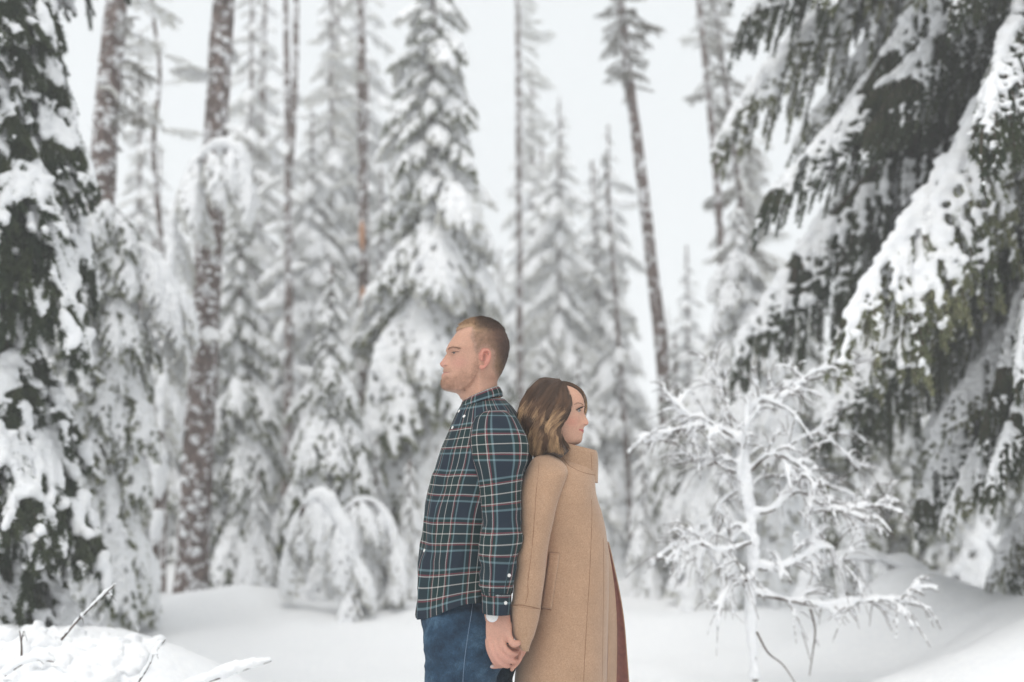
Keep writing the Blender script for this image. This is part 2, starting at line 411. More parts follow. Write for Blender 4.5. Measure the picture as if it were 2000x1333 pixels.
Wd = [((0,1333),.066),((0,1230),.063),((0,1130),.062),((0,1040),.063),((0,940),.067),((0,840),.070),((0,740),.0735),((0,640),.076),((0,540),.0775),((0,440),.077),((0,340),.072),((0,260),.062),((0,200),.049),((0,160),.033),((0,132),.004)]
hm = Head(ZA, YM, -1, F, S, B, Wd, yaw=math.radians(-5))
def sig_m(z):
    k = lambda y: hm.at(0, y)[1]
    return np.interp(z, [k(1250), k(1150), k(1050), k(935), k(865), k(835), k(800), k(720), k(640), k(600), k(560)],
                     [.045, .034, .030, .026, .021, .0165, .0145, .0125, .012, .030, .06])
hm.sigma = sig_m
k = lambda x, y: hm.at(x, y)
eyz = k(0, 632)[1]
feats = [(0, .030, eyz, 0, .016, .0105, -.0105, 'f'), (0, .034, k(0,690)[1], 0, .014, .006, .0018, 'f'), (k(520,900)[0], .05, k(0,900)[1], .03, .03, .02, -.0025, 'y'), (0, .030, k(0,575)[1], 0, .022, .008, .0035, 'f'),
         (0, .0165, k(0,818)[1], 0, .006, .007, .009, 'f'), (k(420,760)[0], .055, k(0,760)[1], .03, .03, .022, .003, 'y'),
         (0, .0, k(0,934)[1], 0, .021, .0022, -.0035, 'f'), (0, .0, k(0,915)[1], 0, .018, .004, .0015, 'f'), (0, .026, k(0,930)[1], 0, .006, .008, -.003, 'f'),
         (0, .008, k(0,845)[1], 0, .004, .003, -.005, 'f'), (k(560,480)[0], .07, k(0,480)[1], .03, .03, .03, -.003, 'y')]
jaw = [k(330,1222), k(470,1205), k(600,1110), k(680,980), k(735,880)]
f, y, z = hm.grid(feats=feats, jaw=jaw)
body = G(); close_grid(body, hm.world(f, y, z))
def surf_y(f0, z0, f=f, y=y, z=z):
    m = y > 0; d = (f-f0)**2+(z-z0)**2+(~m)*9; i = np.unravel_index(np.argmin(d), d.shape); return y[i]
def ear(g, H, pts, lobe, conch, sgn_y=1, r=.0042, lift=.0):
    w = []
    n = len(pts)
    for i, (x, yy) in enumerate(pts):
        ff, zz = H.at(x, yy); t = i/(n-1)
        w.append((ff, zz, .006+.010*math.sin(math.pi*min(1, t*1.25))**.8))
    base = np.mean([surf_y(a, b) for a, b, c in w])
    pp = np.array([H.world(a, sgn_y*(base+c-.002), b) for a, b, c in w])
    finger(g, pp, [r*.9, r, r*1.05, r, r*1.2, r*1.3], n=40, sides=10)
    a, b = H.at(*conch); blobs(g, [H.world(a, sgn_y*(base+.001), b)], [[.0105, .005, .021]], ICO2)
    a, b = H.at(*lobe); blobs(g, [H.world(a, sgn_y*(base+.005), b)], [[.0075, .0042, .009]], ICO2)
    return base
EP = [(775,745),(778,690),(795,640),(835,622),(880,645),(897,700),(885,765),(855,820),(820,862),(785,888)]
for sy in (1, -1):
    ear(body, hm, EP, (765,880), (835,760), sy)
    ah = [(812,668),(848,690),(858,735),(845,785),(815,825)]
    base = surf_y(*k(835, 740)); finger(body, np.array([hm.world(k(a,b)[0], sy*(base+.008), k(a,b)[1]) for a, b in ah]), [.0022,.003,.003,.0026], 20, 8)
    tr = k(770,762); blobs(body, [hm.world(tr[0], sy*(base+.006), tr[1])], [[.004,.004,.006]], ICO2)
# neck, trunk, legs, arms under the clothes
R_ = lambda *a: a
trunk = loft([((905,772),(975,770),YM,.058),((900,800),(985,790),YM,.072),((895,830),(1000,820),YM,.14),((872,880),(1018,880),YM,.165),((860,960),(1010,950),YM,.155),((850,1060),(1000,1060),YM,.14),((845,1150),(990,1150),YM,.145),((845,1240),(985,1240),YM,.15),((860,1290),(970,1290),YM,.12)], 40, 60)
body.add(trunk.verts(), trunk.F[0][0]); 
for ff, m_ in trunk.F[1:]: body.F.append((ff+body.n-trunk.n, 0))
YA = 3.02
def limb(g, pts, rad, n=60, sides=18): finger(g, np.array([P(*q) for q in pts]), rad, n, sides)
limb(body, [(962,862,3.12),(978,910,3.06),(980,1000,YA),(975,1090,YA),(966,1170,YA-.01),(964,1205,YA-.01)], [.040,.044,.043,.042,.034,.027])
limb(body, [(960,860,3.36),(970,900,3.43),(965,1000,3.45),(950,1100,3.44),(935,1200,3.42),(930,1240,3.41)], [.052,.047,.043,.042,.034,.027])
limb(body, [(915,1250,3.15),(905,1400,3.15),(905,1500,3.15),(902,1600,3.15),(900,1700,3.15)], [.075,.07,.055,.052,.04])
limb(body, [(915,1250,3.33),(930,1400,3.35),(930,1500,3.35),(930,1600,3.35),(930,1700,3.35)], [.075,.07,.055,.052,.04])
# his left hand, seen from its back
def hand(g, YH):
    rows = [(ZH(372,300), ZH(690,300), YH, .020, 2.4), (ZH(364,380), ZH(702,370), YH, .021, 2.4), (ZH(357,480), ZH(712,470), YH-.004, .020, 2.4), (ZH(355,600), ZH(716,560), YH-.008, .018, 2.4),
            (ZH(358,700), ZH(700,650), YH-.010, .017, 2.4), (ZH(366,780), ZH(672,720), YH-.010, .015, 2.3), (ZH(392,850), ZH(640,780), YH-.008, .011, 2.2)]
    l = loft(rows, 40, 40); off = g.n
    g.add(l.verts(), l.F[0][0])
    for ff, m_ in l.F[1:]: g.F.append((ff+off, 0))
    def fg(pts, rad): finger(g, np.array([P(*ZH(a, b), YH+d) for a, b, d in pts]), rad, 30, 14)
    fg([(668,520,-.006),(672,640,-.014),(706,730,-.022),(745,785,-.026),(800,780,-.022),(832,768,-.017)], [.0135,.0125,.0105,.0112,.0098,.0075])   # thumb
    fg([(575,660,-.010),(590,760,-.020),(622,850,-.026),(690,915,-.024),(760,930,-.010),(800,905,.006)], [.0105,.0108,.0100,.0098,.0085,.0075])       # index
    fg([(490,690,-.012),(505,800,-.022),(552,920,-.028),(640,1000,-.026),(740,1032,-.012),(785,1030,.004)], [.0105,.0106,.0100,.0097,.0085,.0075])   # middle
    fg([(425,720,-.010),(440,840,-.020),(492,970,-.026),(570,1060,-.024),(650,1095,-.012),(685,1098,-.002)], [.0100,.0100,.0092,.0090,.0080,.0070])    # ring
    fg([(385,740,-.004),(402,860,-.012),(440,960,-.016),(482,1045,-.014),(530,1080,-.006),(560,1085,.006)], [.0088,.0088,.0082,.0080,.0070,.0062])      # little
YHAND = 3.00
hand(body, YHAND)
def hand2(g, wr, tip, rad=.012):
    """the hand hidden on his far side, hanging slightly curled"""
    w = np.array(P(*wr)); d = nrm(np.array(P(*tip))-w)
    f1 = np.array([-1.0, 0, 0]); palm = w+d*.055
    blobs(g, [palm], [[.040, .016, .052]], ICO3)
    for i, (o, L) in enumerate(((-.03, .070), (-.011, .080), (.009, .075), (.027, .060))):
        b = palm+f1*(-o)+d*.035; finger(g, np.array([b, b+d*L*.5+[-.004,-.004,0], b+d*L*.85+[0,-.018,0], b+d*L+[.004,-.034,0]]), [.0098,.009,.0082,.007], 20, 10)
    b = palm+f1*.036-d*.02; finger(g, np.array([b, b+f1*.016+d*.03+[0,-.012,0], b+f1*.012+d*.058+[0,-.022,0]]), [.0125,.0115,.0085], 20, 10)
hand2(body, (930,1240,3.41), (928,1300,3.40))
bm_ = bake(body, [('REMESH', dict(mode='VOXEL', voxel_size=.0026)), ('SMOOTH', dict(factor=.5, iterations=2))])
def skin_object(G_, parent, colf):
    o = put('body', G_, M_skin, parent); V = G_.verts(); setcol(o, colf(V)); return o
def headlocal(H, V):
    c, s_ = math.cos(H.yaw), math.sin(H.yaw); f2 = V[:,0]*H.sg-H.fc; y2 = H.Yc-V[:,1]
    g = f2*c-y2*s_; yy = f2*s_+y2*c
    return g+H.fc, yy, V[:,2]
def toz(H, f, z, zf_origin, sc):
    """forward, z back to enlargement coordinates"""
    w = np.stack([f*H.sg, np.full_like(f, H.Yc), z], 1); p = pix(w); return (p-np.array(zf_origin))*sc
HAIRM = [(385,330),(400,300),(560,262),(640,262),(625,330),(600,420),(640,500),(660,620),(700,690),(745,650),(775,600),(850,580),(930,640),(940,760),(930,870),(1000,980),(1045,1060),(1400,1100),(1400,-200),(300,-200),(300,240)]
BEARD = [(720,700),(690,760),(640,860),(600,960),(470,900),(400,980),(340,1010),(290,1000),(240,985),(180,1010),(100,1000),(100,1260),(330,1250),(470,1240),(540,1230),(620,1110),(700,960),(745,880)]
MOUST = [(200,862),(300,870),(330,930),(300,960),(290,925),(205,922)]
def man_col(V):
    n = len(V); c = np.tile(np.array([.60, .335, .235]), (n, 1)); nz = fbm(V*38, 5, 3)[:,None]
    c = c*(1+.05*nz)
    f, y, z = headlocal(hm, V); head = (z > P(900,775,YM)[2]) & (np.abs(y) < .12)
    q = toz(hm, f, z, (840, 610), 7.84)
    jit = fbm(V*240, 9, 2)*14
    red = np.array([.60, .27, .22])
    def mixin(c, colr, w): return c*(1-w[:,None])+np.array(colr)*w[:,None]
    c = mixin(c, red, .6*np.exp(-((q[:,0]-185)/60)**2-((q[:,1]-790)/60)**2)*head)
    c = mixin(c, red, .5*np.exp(-((q[:,0]-430)/110)**2-((q[:,1]-800)/90)**2)*head)
    earm = (np.abs(y) > surf_y(*k(835,740))+.001) & head & (q[:,0] > 720) & (q[:,0] < 930) & (q[:,1] > 590) & (q[:,1] < 920)
    c = mixin(c, (.68,.27,.21), .75*earm); 
    c = mixin(c, (.30,.12,.09), .75*np.exp(-((q[:,0]-808)/22)**2-((q[:,1]-745)/62)**2)*head*(np.abs(y) < surf_y(*k(835,740))+.0085))
    lip = sdpoly(q, [(170,975),(200,936),(215,930),(290,928),(300,936),(250,950),(215,965),(190,990)])
    c = mixin(c, (.55,.25,.21), .7*sstep(8, -8, lip)*head)
    c = mixin(c, (.22,.09,.07), .8*np.exp(-((q[:,1]-934-.02*(q[:,0]-200))/6)**2)*(q[:,0] < 300)*head)
    b = sdpoly(q, BEARD)+jit*2.2
    dens = sstep(60, -80, b)*(.55+.35*fbm(V*110, 21, 3))
    dens = dens*(1-.35*sstep(300, 420, q[:,0])*sstep(620, 520, q[:,0]))
    c = mixin(c, (.20,.095,.05), np.clip(dens, 0, .85)*head*.80)
    c = mixin(c, (.26,.14,.08), np.clip(.28*sstep(16, -16, sdpoly(q, MOUST)+jit), 0, 1)*head)
    h = sdpoly(q, HAIRM)+jit
    c = mixin(c, (.19,.11,.07), np.clip(sstep(40, -60, h), 0, 1)*head*.8)
    c = mixin(c, (.06,.03,.02), .8*np.exp(-((q[:,0]-522)/11)**2-((q[:,1]-1215)/9)**2)*head)
    c = mixin(c, (.10,.04,.035), .9*np.exp(-((q[:,0]-238)/24)**2-((q[:,1]-832)/9)**2)*head)
    hz = (z < P(0,1190,3.0)[2]) & (V[:,1] < 3.12)
    qh = pix(V); hr = (qh-np.array([900,1150]))*7.28
    c = mixin(c, (.66,.30,.24), .35*hz*sstep(700, 1000, hr[:,1]))
    c = mixin(c, (.60,.30,.25), .3*hz*1.0)
    return np.clip(c, 0, 1)
mbody = skin_object(bm_, man, man_col)
# hair: clipped shell plus standing strands
HO_F = [(395,330),(372,296),(345,268),(380,212),(500,165),(620,122),(740,108),(790,106)]
def hair_thick(q, y, h):
    top = sstep(330, 190, q[:,1]-.10*(q[:,0]-700))
    side = sstep(-10, -120, h)
    return .0016*side + top*.0075*sstep(0, -35, h)
fl, yl, zl = f.ravel(), y.ravel(), z.ravel()
q = toz(hm, fl, zl, (840, 610), 7.84); hsd = sdpoly(q, HAIRM)+8*fbm(np.stack([fl, yl, zl], 1)*160, 3, 2)
th_ = np.where(hsd < 0, hair_thick(q, yl, hsd), -.004)
Vb = hm.world(fl, yl, zl).reshape(*f.shape, 3)
Nn = nrm(np.cross(np.roll(Vb, -1, 1)-np.roll(Vb, 1, 1), np.gradient(Vb, axis=0)))
Nn = Nn*np.sign(np.sum(Nn*(Vb-Vb.mean(1, keepdims=True)), -1, keepdims=True)+1e-9)
Nn[-4:] = [0, 0, 1]
hn = fbm(Vb.reshape(-1,3)*np.array([220, 220, 220]), 8, 2)*.0007
Vh = Vb.reshape(-1,3)+Nn.reshape(-1,3)*(th_+hn*(th_ > .001))[:,None]
# front tuft pushed forward
tuft = np.exp(-((q[:,0]-430)/110)**2)*np.exp(-((q[:,1]-262)/50)**2)*(hsd < 0)
Vh[:,0] -= .0065*tuft; Vh[:,2] += .001*tuft
keep = (hsd < 25).reshape(f.shape)
n0, n1 = f.shape; ii = (np.arange(n0-1)*n1)[:,None]; jj = np.arange(n1)[None]; j2 = (jj+1) % n1
fa = np.stack([ii+jj, ii+j2, ii+n1+j2, ii+n1+jj], -1); kf = keep[:-1] | np.roll(keep, -1, 1)[:-1] | keep[1:]
hg = G(); hg.add(Vh, fa[kf])
hc = np.zeros((len(Vh), 3))
dk = sstep(640, 1000, q[:,0]-.35*(q[:,1]-300)); lowf = sstep(260, 420, q[:,1])*sstep(1250, 800, q[:,0]+.15*q[:,1])
hc[:] = np.array([.46,.285,.165])*(1-dk[:,None])+np.array([.07,.036,.024])*dk[:,None]
mid = sstep(640, 760, q[:,0])*sstep(360, 250, q[:,1]); hc = hc*(1-.75*mid[:,None])+np.array([.07,.038,.024])*.75*mid[:,None]
hc = hc*(1-.72*lowf[:,None])+np.array([.29,.16,.112])*.72*lowf[:,None]
rd_ = sstep(800, 1080, q[:,0]-.2*(q[:,1]-300))[:,None]; hc = hc*(1-.55*rd_*lowf[:,None])+np.array([.13,.07,.048])*.55*rd_*lowf[:,None]
hc *= (1+.16*fbm(Vh*120, 31, 3))[:,None]
eb = sstep(18, -75, hsd+fbm(Vh*200, 32, 2)*20)[:,None]; eb = np.where((q[:,1] < 300)[:,None], sstep(6, -10, hsd)[:,None], eb); hc = hc*eb+np.array([.54,.33,.25])*(1-eb)
rng = np.random.default_rng(3)
sel = np.where((hsd < -8) & (th_ > .0045))[0]; sel = rng.choice(sel, 5200); sel2 = rng.choice(np.where((hsd < -20) & (th_ <= .0045) & (th_ > .0009))[0], 3500)
def hairs(sel, L, spread, fwd):
    p0 = Vh[sel]-Nn.reshape(-1,3)[sel]*.002; d = nrm(Nn.reshape(-1,3)[sel]+rng.normal(0, spread, (len(sel), 3))+np.array([-fwd, 0, .15]))
    l = L*rng.uniform(.6, 1.2, len(sel))[:,None]; return np.stack([p0, p0+d*l*.5, p0+d*l+np.array([-1, 0, 0])*l*.2], 1)
pa, pb = hairs(sel, .0085, .35, .45), hairs(sel2, .0032, .3, .1)
striptubes(hg, pa, np.tile(np.array([.00045,.0004,.00015]), (len(pa), 1)))
striptubes(hg, pb, np.tile(np.array([.0003,.00025,.0001]), (len(pb), 1)))
ho = put('hair', hg, M_hairm, mbody)
lt = (np.array([.50,.35,.21])-np.array([.09,.05,.03]))
setcol(ho, np.clip(np.vstack([hc, np.repeat(np.clip(hc[sel]*rng.uniform(.7, 1.6, (len(sel),1)), 0, .62), 9, 0), np.repeat(hc[sel2]*rng.uniform(.6,1.1,(len(sel2),1)), 9, 0)]), 0, 1))
# stubble strands along the jaw
qq = toz(hm, fl, zl, (840, 610), 7.84); bs = sdpoly(qq, BEARD); cand = np.where((bs < -15) & (np.abs(yl) > -1) & (zl > P(900,772,YM)[2]))[0]
sb = rng.choice(cand, 3000); p0 = Vb.reshape(-1,3)[sb]-Nn.reshape(-1,3)[sb]*.0006; d = nrm(Nn.reshape(-1,3)[sb]+np.array([-.15,0,-.8])+rng.normal(0,.25,(len(sb),3)))
L = rng.uniform(.0016, .0036, len(sb))[:,None]
bg_ = G(); striptubes(bg_, np.stack([p0-d*.001, p0+d*L*.5, p0+d*L], 1), np.tile(np.array([.00026,.00022,.0001]), (len(sb), 1)))
bo = put('beard', bg_, M_hairm, mbody); setcol(bo, np.repeat(np.array([.36,.21,.13])*rng.uniform(.6, 1.4, (len(sb),1)), 9, 0))
# eyes and brows
def proj_local(H, f0, z0, fgrid, ygrid, zgrid, sy, out=.0005):
    m = ygrid*sy > 0; d = (fgrid-f0)**2+(zgrid-z0)**2+(~m)*9; i = np.unravel_index(np.argmin(d), d.shape)
    return H.world(fgrid[i]+out*.5, ygrid[i]+sy*out, zgrid[i])
def face_line(H, pts, grid, sy, out, n=14):
    pts = catmull(np.array(pts, float), n); w = np.array([proj_local(H, *H.at(a, b), *grid, sy, out) for a, b in pts]); kk = np.array([1, 2, 3, 2, 1.])/9
    for _ in range(2): w[1:-1] = np.stack([np.convolve(np.pad(w[:,i], 2, 'edge'), kk, 'valid') for i in range(3)], 1)[1:-1]
    return w
def eye_part(H, parent, cxy, grid, sy, r=.0105, look=(1, -.45, -.08), inset=.0075):
    p = proj_local(H, *H.at(*cxy), *grid, sy, 0); c = p-H.world(np.array(H.fc+inset), np.array(sy*.003), np.array(0.))*[1,0,0]+H.world(np.array(H.fc), np.array(0.), np.array(0.))*[1,0,0]
    g = G(); blobs(g, [c], [r], ICO3); V = g.verts(); dr = nrm(V-c); lk = nrm(np.array([look[0]*H.sg, look[1], look[2]], float)); a = dr@lk
    colr = np.where(a[:,None] > .95, [[.01,.01,.012]], np.where(a[:,None] > .80, [[.06,.065,.06]], [[.30,.26,.24]]))
    o = put('eye', g, M_eye, parent); setcol(o, colr); return c
grid_m = (f, y, z)
for sy in (1, -1):
    eye_part(hm, mbody, (358,642), grid_m, sy, r=.0092, inset=.0078)
    g = G(); tube(g, face_line(hm, [(330,634),(350,628),(385,631),(415,637),(442,643)], grid_m, sy, .0006), np.interp(np.linspace(0,1,14), [0,.2,.6,1], [.0007,.0013,.0010,.0004]), 8); put('eyelash', g, M_dark, mbody)
    g = G(); pl = face_line(hm, [(276,590),(300,572),(345,566),(400,574),(440,588)], grid_m, sy, .0008, 60)
    pts = np.repeat(pl, 3, 0); dirv = nrm(np.gradient(pl, axis=0)); dv = nrm(np.repeat(dirv, 3, 0)+rng.normal(0, .18, (len(pts), 3)))
    pts = pts+rng.normal(0, .0011, pts.shape)*[1,.4,1]; striptubes(g, np.stack([pts, pts+dv*.003, pts+dv*.0055], 1), np.tile(np.array([.0004,.0004,.0001]), (len(pts), 1))); put('eyebrow', g, M_brow, mbody)
# jeans
def folds(amp, specs, seed):
    def d(V, U, W):
        p = V.reshape(-1, 3); r = np.zeros(len(p))
        for (a, sc, rot) in specs:
            q = p*np.array(sc); 
            if rot: q = q + (p[:,2:3]*np.array([rot, 0, 0])*sc[0])
            nn = vnoise(q, seed); r += a*(1-2*np.abs(nn)); seed_ = seed+1
        return (amp*r).reshape(U.shape)
    return d
jd = folds(.0055, [(1, (6, 6, 16), 1.0), (.6, (14, 10, 30), -1.2)], 4)
def join(g, l, m=0):
    off = g.n
    for v, u in zip(l.V, l.UV): g.V.append(v); g.UV.append(u)
    g.F += [(ff+off, m) for ff, _ in l.F]; g.n += l.n; g.hasuv |= l.hasuv
jg = G()
join(jg, loft([((842,1120),(990,1115),YM,.150,2.),((836,1165),(992,1160),YM,.155,2.),((828,1205),(1002,1205),3.22,.178,2.3),((829,1240),(1001,1245),3.22,.18,2.3),((836,1275),(990,1285),3.22,.165,2.2),((850,1300),(975,1305),3.22,.10,2)], 120, 110, disp=jd))
join(jg, loft([((840,1215),(985,1215),3.12,.06,2.1),((829,1240),(992,1245),3.115,.082,2.2),((833,1275),(988,1280),3.11,.09,2.1),((834,1310),(975,1312),3.11,.09,2.1),((835,1340),(968,1340),3.11,.088,2.1),((838,1420),(958,1420),3.11,.08,2.1),((846,1500),(948,1500),3.12,.07,2.1),((850,1600),(945,1600),3.12,.066,2.1),((852,1690),(948,1690),3.13,.064,2.1),((850,1722),(952,1722),3.13,.066,2.1)], 90, 160, disp=jd))
join(jg, loft([((850,1220),(990,1220),3.31,.06,2.1),((850,1275),(1004,1280),3.33,.088,2.1),((858,1340),(1001,1340),3.34,.088,2.1),((868,1420),(992,1420),3.34,.08,2.1),((874,1500),(980,1500),3.34,.07,2.1),((878,1600),(974,1600),3.34,.066,2.1),((880,1690),(974,1690),3.34,.064,2.1)], 90, 130, disp=jd))
jeans = put('jeans', jg, M_denim, man)
# shirt
sn_ = folds(.0062, [(1, (15, 10, 3.2), .25), (.6, (26, 18, 6), -.3), (.45, (8, 6, 16), .8)], 11)
def torso_disp(V, U, W):
    a = sn_(V, U, W); z = V[...,2]; t = sstep(1.50, 1.25, z); return a*(.25+.95*t)
sh = loft([((905,782),(984,780),YM,.070),((901,792),(990,786),YM,.088),((893,806),(1000,795),YM,.118),((886,822),(1012,812),YM,.150),((878,842),(1024,832),YM,.175),((866,872),(1034,866),YM,.192),((858,900),(1036,900),YM,.198),((846,941),(1030,940),YM,.196),((838,975),(1020,975),YM,.186),((831,1010),(1013,1010),YM,.180),((827,1050),(1008,1048),YM,.178),((824,1084),(1005,1075),YM,.178),((820,1130),(1002,1110),YM,.180),((817,1165),(1001,1130),YM,.183),((815,1187),(1001,1142),YM,.186),((815,1203),(1002,1151),YM,.187)], 220, 200, cap=False, disp=torso_disp, uscale=1.2)
# curved shirt tail
Vg = sh.grid; s_bot = np.linspace(0, 1, Vg.shape[0])[:,None]**6
xx = Vg[...,0]; x0, x1 = P(815,0,YM)[0], P(1002,0,YM)[0]; tt = np.clip((xx-x0)/(x1-x0), 0, 1)
Vg[...,2] += s_bot*(.022*np.exp(-((tt-.52)/.25)**2)*(Vg[...,1] < 9) - .004)
sh.V[0] = Vg.reshape(-1, 3)
sh = bake(sh, [('SOLIDIFY', dict(thickness=.0022, offset=-1))])
shirt = put('shirt', sh, M_plaid, man)
fs1 = folds(.0070, [(1, (10, 8, 9), .9), (.5, (24, 16, 14), -1.1)], 23)
def sleeve_disp(V, U, W):
    zc = V[...,2]; el = np.exp(-((zc-1.115)/.10)**2); lo = sstep(1.02, .93, zc)*0.0
    return fs1(V, U, W)*(.30+1.1*el)*sstep(0, .05, W)
YS = 3.055
slv = [((945,803),(985,801),3.125,.022),((933,811),(1003,810),3.115,.045),((926,822),(1014,822),3.10,.060),((921,842),(1024,842),3.085,.070),((920,870),(1031,866),3.07,.075),((925,900),(1030,900),3.055,.074),((934,938),(1022,925),3.045,.068),((941,985),(1017,975),3.035,.063),((943,1026),(1017,1026),3.02,.061),((941,1055),(1017,1050),3.01,.060),((939,1080),(1013,1080),3.005,.058),((939,1100),(1008,1105),3.0,.055),((940,1130),(1003,1132),2.998,.050),((942,1152),(999,1156),2.996,.046),((943,1160),(997,1162),2.996,.044)]
sg_ = loft(slv, 130, 190, cap=True, disp=sleeve_disp, uscale=.44)
put('sleeve', sg_, M_plaid, shirt)
cf = loft([((940,1156),(999.5,1159),2.996,.046),((941,1175),(999,1178),2.996,.0465),((942,1197),(997,1200),2.996,.046)], 90, 24, cap=False, uscale=.36, disp=lambda V,U,W: .0008*vnoise(V*40, 3))
put('cuff', bake(cf, [('SOLIDIFY', dict(thickness=.004, offset=-1))]), M_plaid, shirt)
# far sleeve
far = [((945,806),(985,804),3.36,.03),((926,822),(1014,822),3.39,.062),((921,860),(1024,866),3.42,.072),((928,938),(1012,935),3.44,.066),((925,1026),(1000,1026),3.45,.06),((915,1080),(985,1080),3.445,.058),((905,1150),(965,1152),3.43,.048),((903,1198),(960,1200),3.42,.046)]
put('sleeve', loft(far, 80, 120, cap=True, disp=sleeve_disp, uscale=.44), M_plaid, shirt)
# collar: stand and fold over
def collar(rows, uscale, nu=140, nv=26, th=(.12, 2*math.pi-.12), thick=.003):
    l = loft(rows, nu, nv, cap=False, closed=False, th0=th[0], th1=th[1], uscale=uscale)
    return bake(l, [('SOLIDIFY', dict(thickness=thick, offset=0))])
ck = [(ZA(545,1360), ZA(1032,1150), YM, .066), (ZA(540,1352), ZA(1045,1142), YM, .070), (ZA(505,1382), ZA(1072,1170), YM, .076), (ZA(480,1430), ZA(1100,1225), YM, .083), (ZA(478,1478), ZA(1108,1285), YM, .089)]
cg = G(); join(cg, collar(ck, .5, th=(.16, 2*math.pi-.16)))
join(cg, collar([(ZA(500,1480), ZA(1060,1300), YM, .078), (ZA(535,1400), ZA(1040,1200), YM, .070), (ZA(548,1365), ZA(1030,1160), YM, .064)], .5, th=(0, 2*math.pi)))
colo = put('collar', cg, M_plaid, shirt)
# button-down collar points
dgm = lambda: bpy.context.evaluated_depsgraph_get()
def hit(objs, px, py, out=0.0):
    dg = dgm(); best = None; o0 = Vector((0, 0, CAM_Z)); d = (Vector(P(px, py, 3.0))-o0).normalized()
    for o in objs:
        bv = BVH.get(o.name)
        if bv is None:
            off = Vector(wloc(o)); me = o.data; bv = BVHTree.FromPolygons([v.co+off for v in me.vertices], [p.vertices[:] for p in me.polygons]); BVH[o.name] = bv
        r = bv.ray_cast(o0, d)
        if r[0] is not None and (best is None or r[3] < best[1]): best = (r[0], r[3], r[1])
    if best is None: return None
    n = best[2]
    if n.dot(d) > 0: n = -n
    return np.array(best[0]+n*out), np.array(n)
BVH = {}
def seam(name, parent, objs, pts, m, r=.0009, n=60, out=.0, raw=False):
    p = catmull(np.array(pts, float), n); w = [hit(objs, a, b, out) for a, b in p]; w = np.array([h[0] for h in w if h is not None])
    if len(w) < 4: return
    if len(w) > 8:
        kk = np.array([1, 2, 3, 2, 1.])/9; w = np.stack([np.convolve(np.pad(w[:,i], 2, 'edge'), kk, 'valid') for i in range(3)], 1)
    g = G(); tube(g, w, r, 6); return put(name, g, m, parent)
def button(parent, objs, px, py, r=.0052):
    h = hit(objs, px, py, .0012)
    if h is None: return
    p, n = h; g = G(); a = nrm(np.cross(n, [0, 0, 1.])); b_ = np.cross(n, a)
    prof = [(0, .0016), (.3, .0012), (.62, .0011), (.74, .0022), (.92, .0020), (1, .0008), (1, -.0006)]
    M_ = 20; th = np.linspace(0, 2*math.pi, M_, endpoint=False)
    V = [p+n*h_+r*q_*(math.cos(t)*a+math.sin(t)*b_) for q_, h_ in prof for t in th]
    Fq = [[i*M_+j, i*M_+(j+1) % M_, (i+1)*M_+(j+1) % M_, (i+1)*M_+j] for i in range(len(prof)-1) for j in range(M_)]
    g.add(V, Fq)
    for t in (0.8, 2.4, 3.9, 5.5): blobs(g, [p+n*.0017+.0015*(math.cos(t)*a+math.sin(t)*b_)], [.0005], ICO1)
    put('button', g, M_button, parent)
allsh = [o for o in COL.objects if o.parent in (shirt,) or o is shirt]
sleeveo = [o for o in allsh if o.name.startswith(('sleeve', 'cuff'))]
for px, py, ob in ((907,814,allsh),(884.5,836,allsh),(897,804,allsh),(829.5,1076,allsh)): button(shirt, ob, px, py)
for px, py in ((994,1124),(987,1178)): button(shirt, sleeveo, px, py)
M_pdark = mat('shirt_seam', (.010, .018, .026), .9, varied((.008,.014,.02),(.014,.024,.034),200), spec=.1)
seam('seam', shirt, [shirt, *sleeveo], [(944,806),(931,817),(921,838),(918,862),(923,890),(931,915),(937,940)], M_pdark, .0013)
seam('seam', shirt, sleeveo, [(941,1158.5),(960,1158),(980,1160),(999,1162)], M_pdark, .0012)
seam('seam', shirt, sleeveo, [(986,1160),(989,1138),(995,1105),(1003,1075)], M_pdark, .0012)
seam('seam', jeans, [jeans], [(926,1150),(922,1190),(914,1240),(908,1284),(904,1333),(903,1400),(902,1500)], M_thread, .0011, 120, .0002)
# far leg, boots
def boot(g, x, Y, sgn, z0=-.02, L=.29):
    c = np.array([x, Y, z0]); q = []
    for t, w, h in ((0,.030,.05),(.08,.036,.08),(.25,.038,.10),(.42,.040,.095),(.6,.046,.065),(.8,.048,.05),(.93,.040,.04),(1,.012,.025)):
        q.append((t, w, h))
    V = []; M_ = 20; th = np.linspace(0, 2*math.pi, M_, endpoint=False)
    for t, w, h in q:
        for a in th: V.append(c+np.array([sgn*(t*L-.08), w*math.cos(a), h*.5+h*.5*math.sin(a)]))
    g.add(V, [[i*M_+j, i*M_+(j+1) % M_, (i+1)*M_+(j+1) % M_, (i+1)*M_+j] for i in range(len(q)-1) for j in range(M_)])
    tube(g, [c+[0,0,.04], c+[0,0,.12], c+[-sgn*.005,0,.2]], [.05,.047,.05], 18)
    tube(g, [c+[-sgn*.08,0,.012], c+[sgn*.02,0,.012], c+[sgn*(L-.09),0,.012]], [.035,.042,.040], 12)
for px, Y in ((905, 3.13), (932, 3.34)):
    g = G(); boot(g, P(px,1700,Y)[0], Y, -1); put('boot', g, M_boot, man)
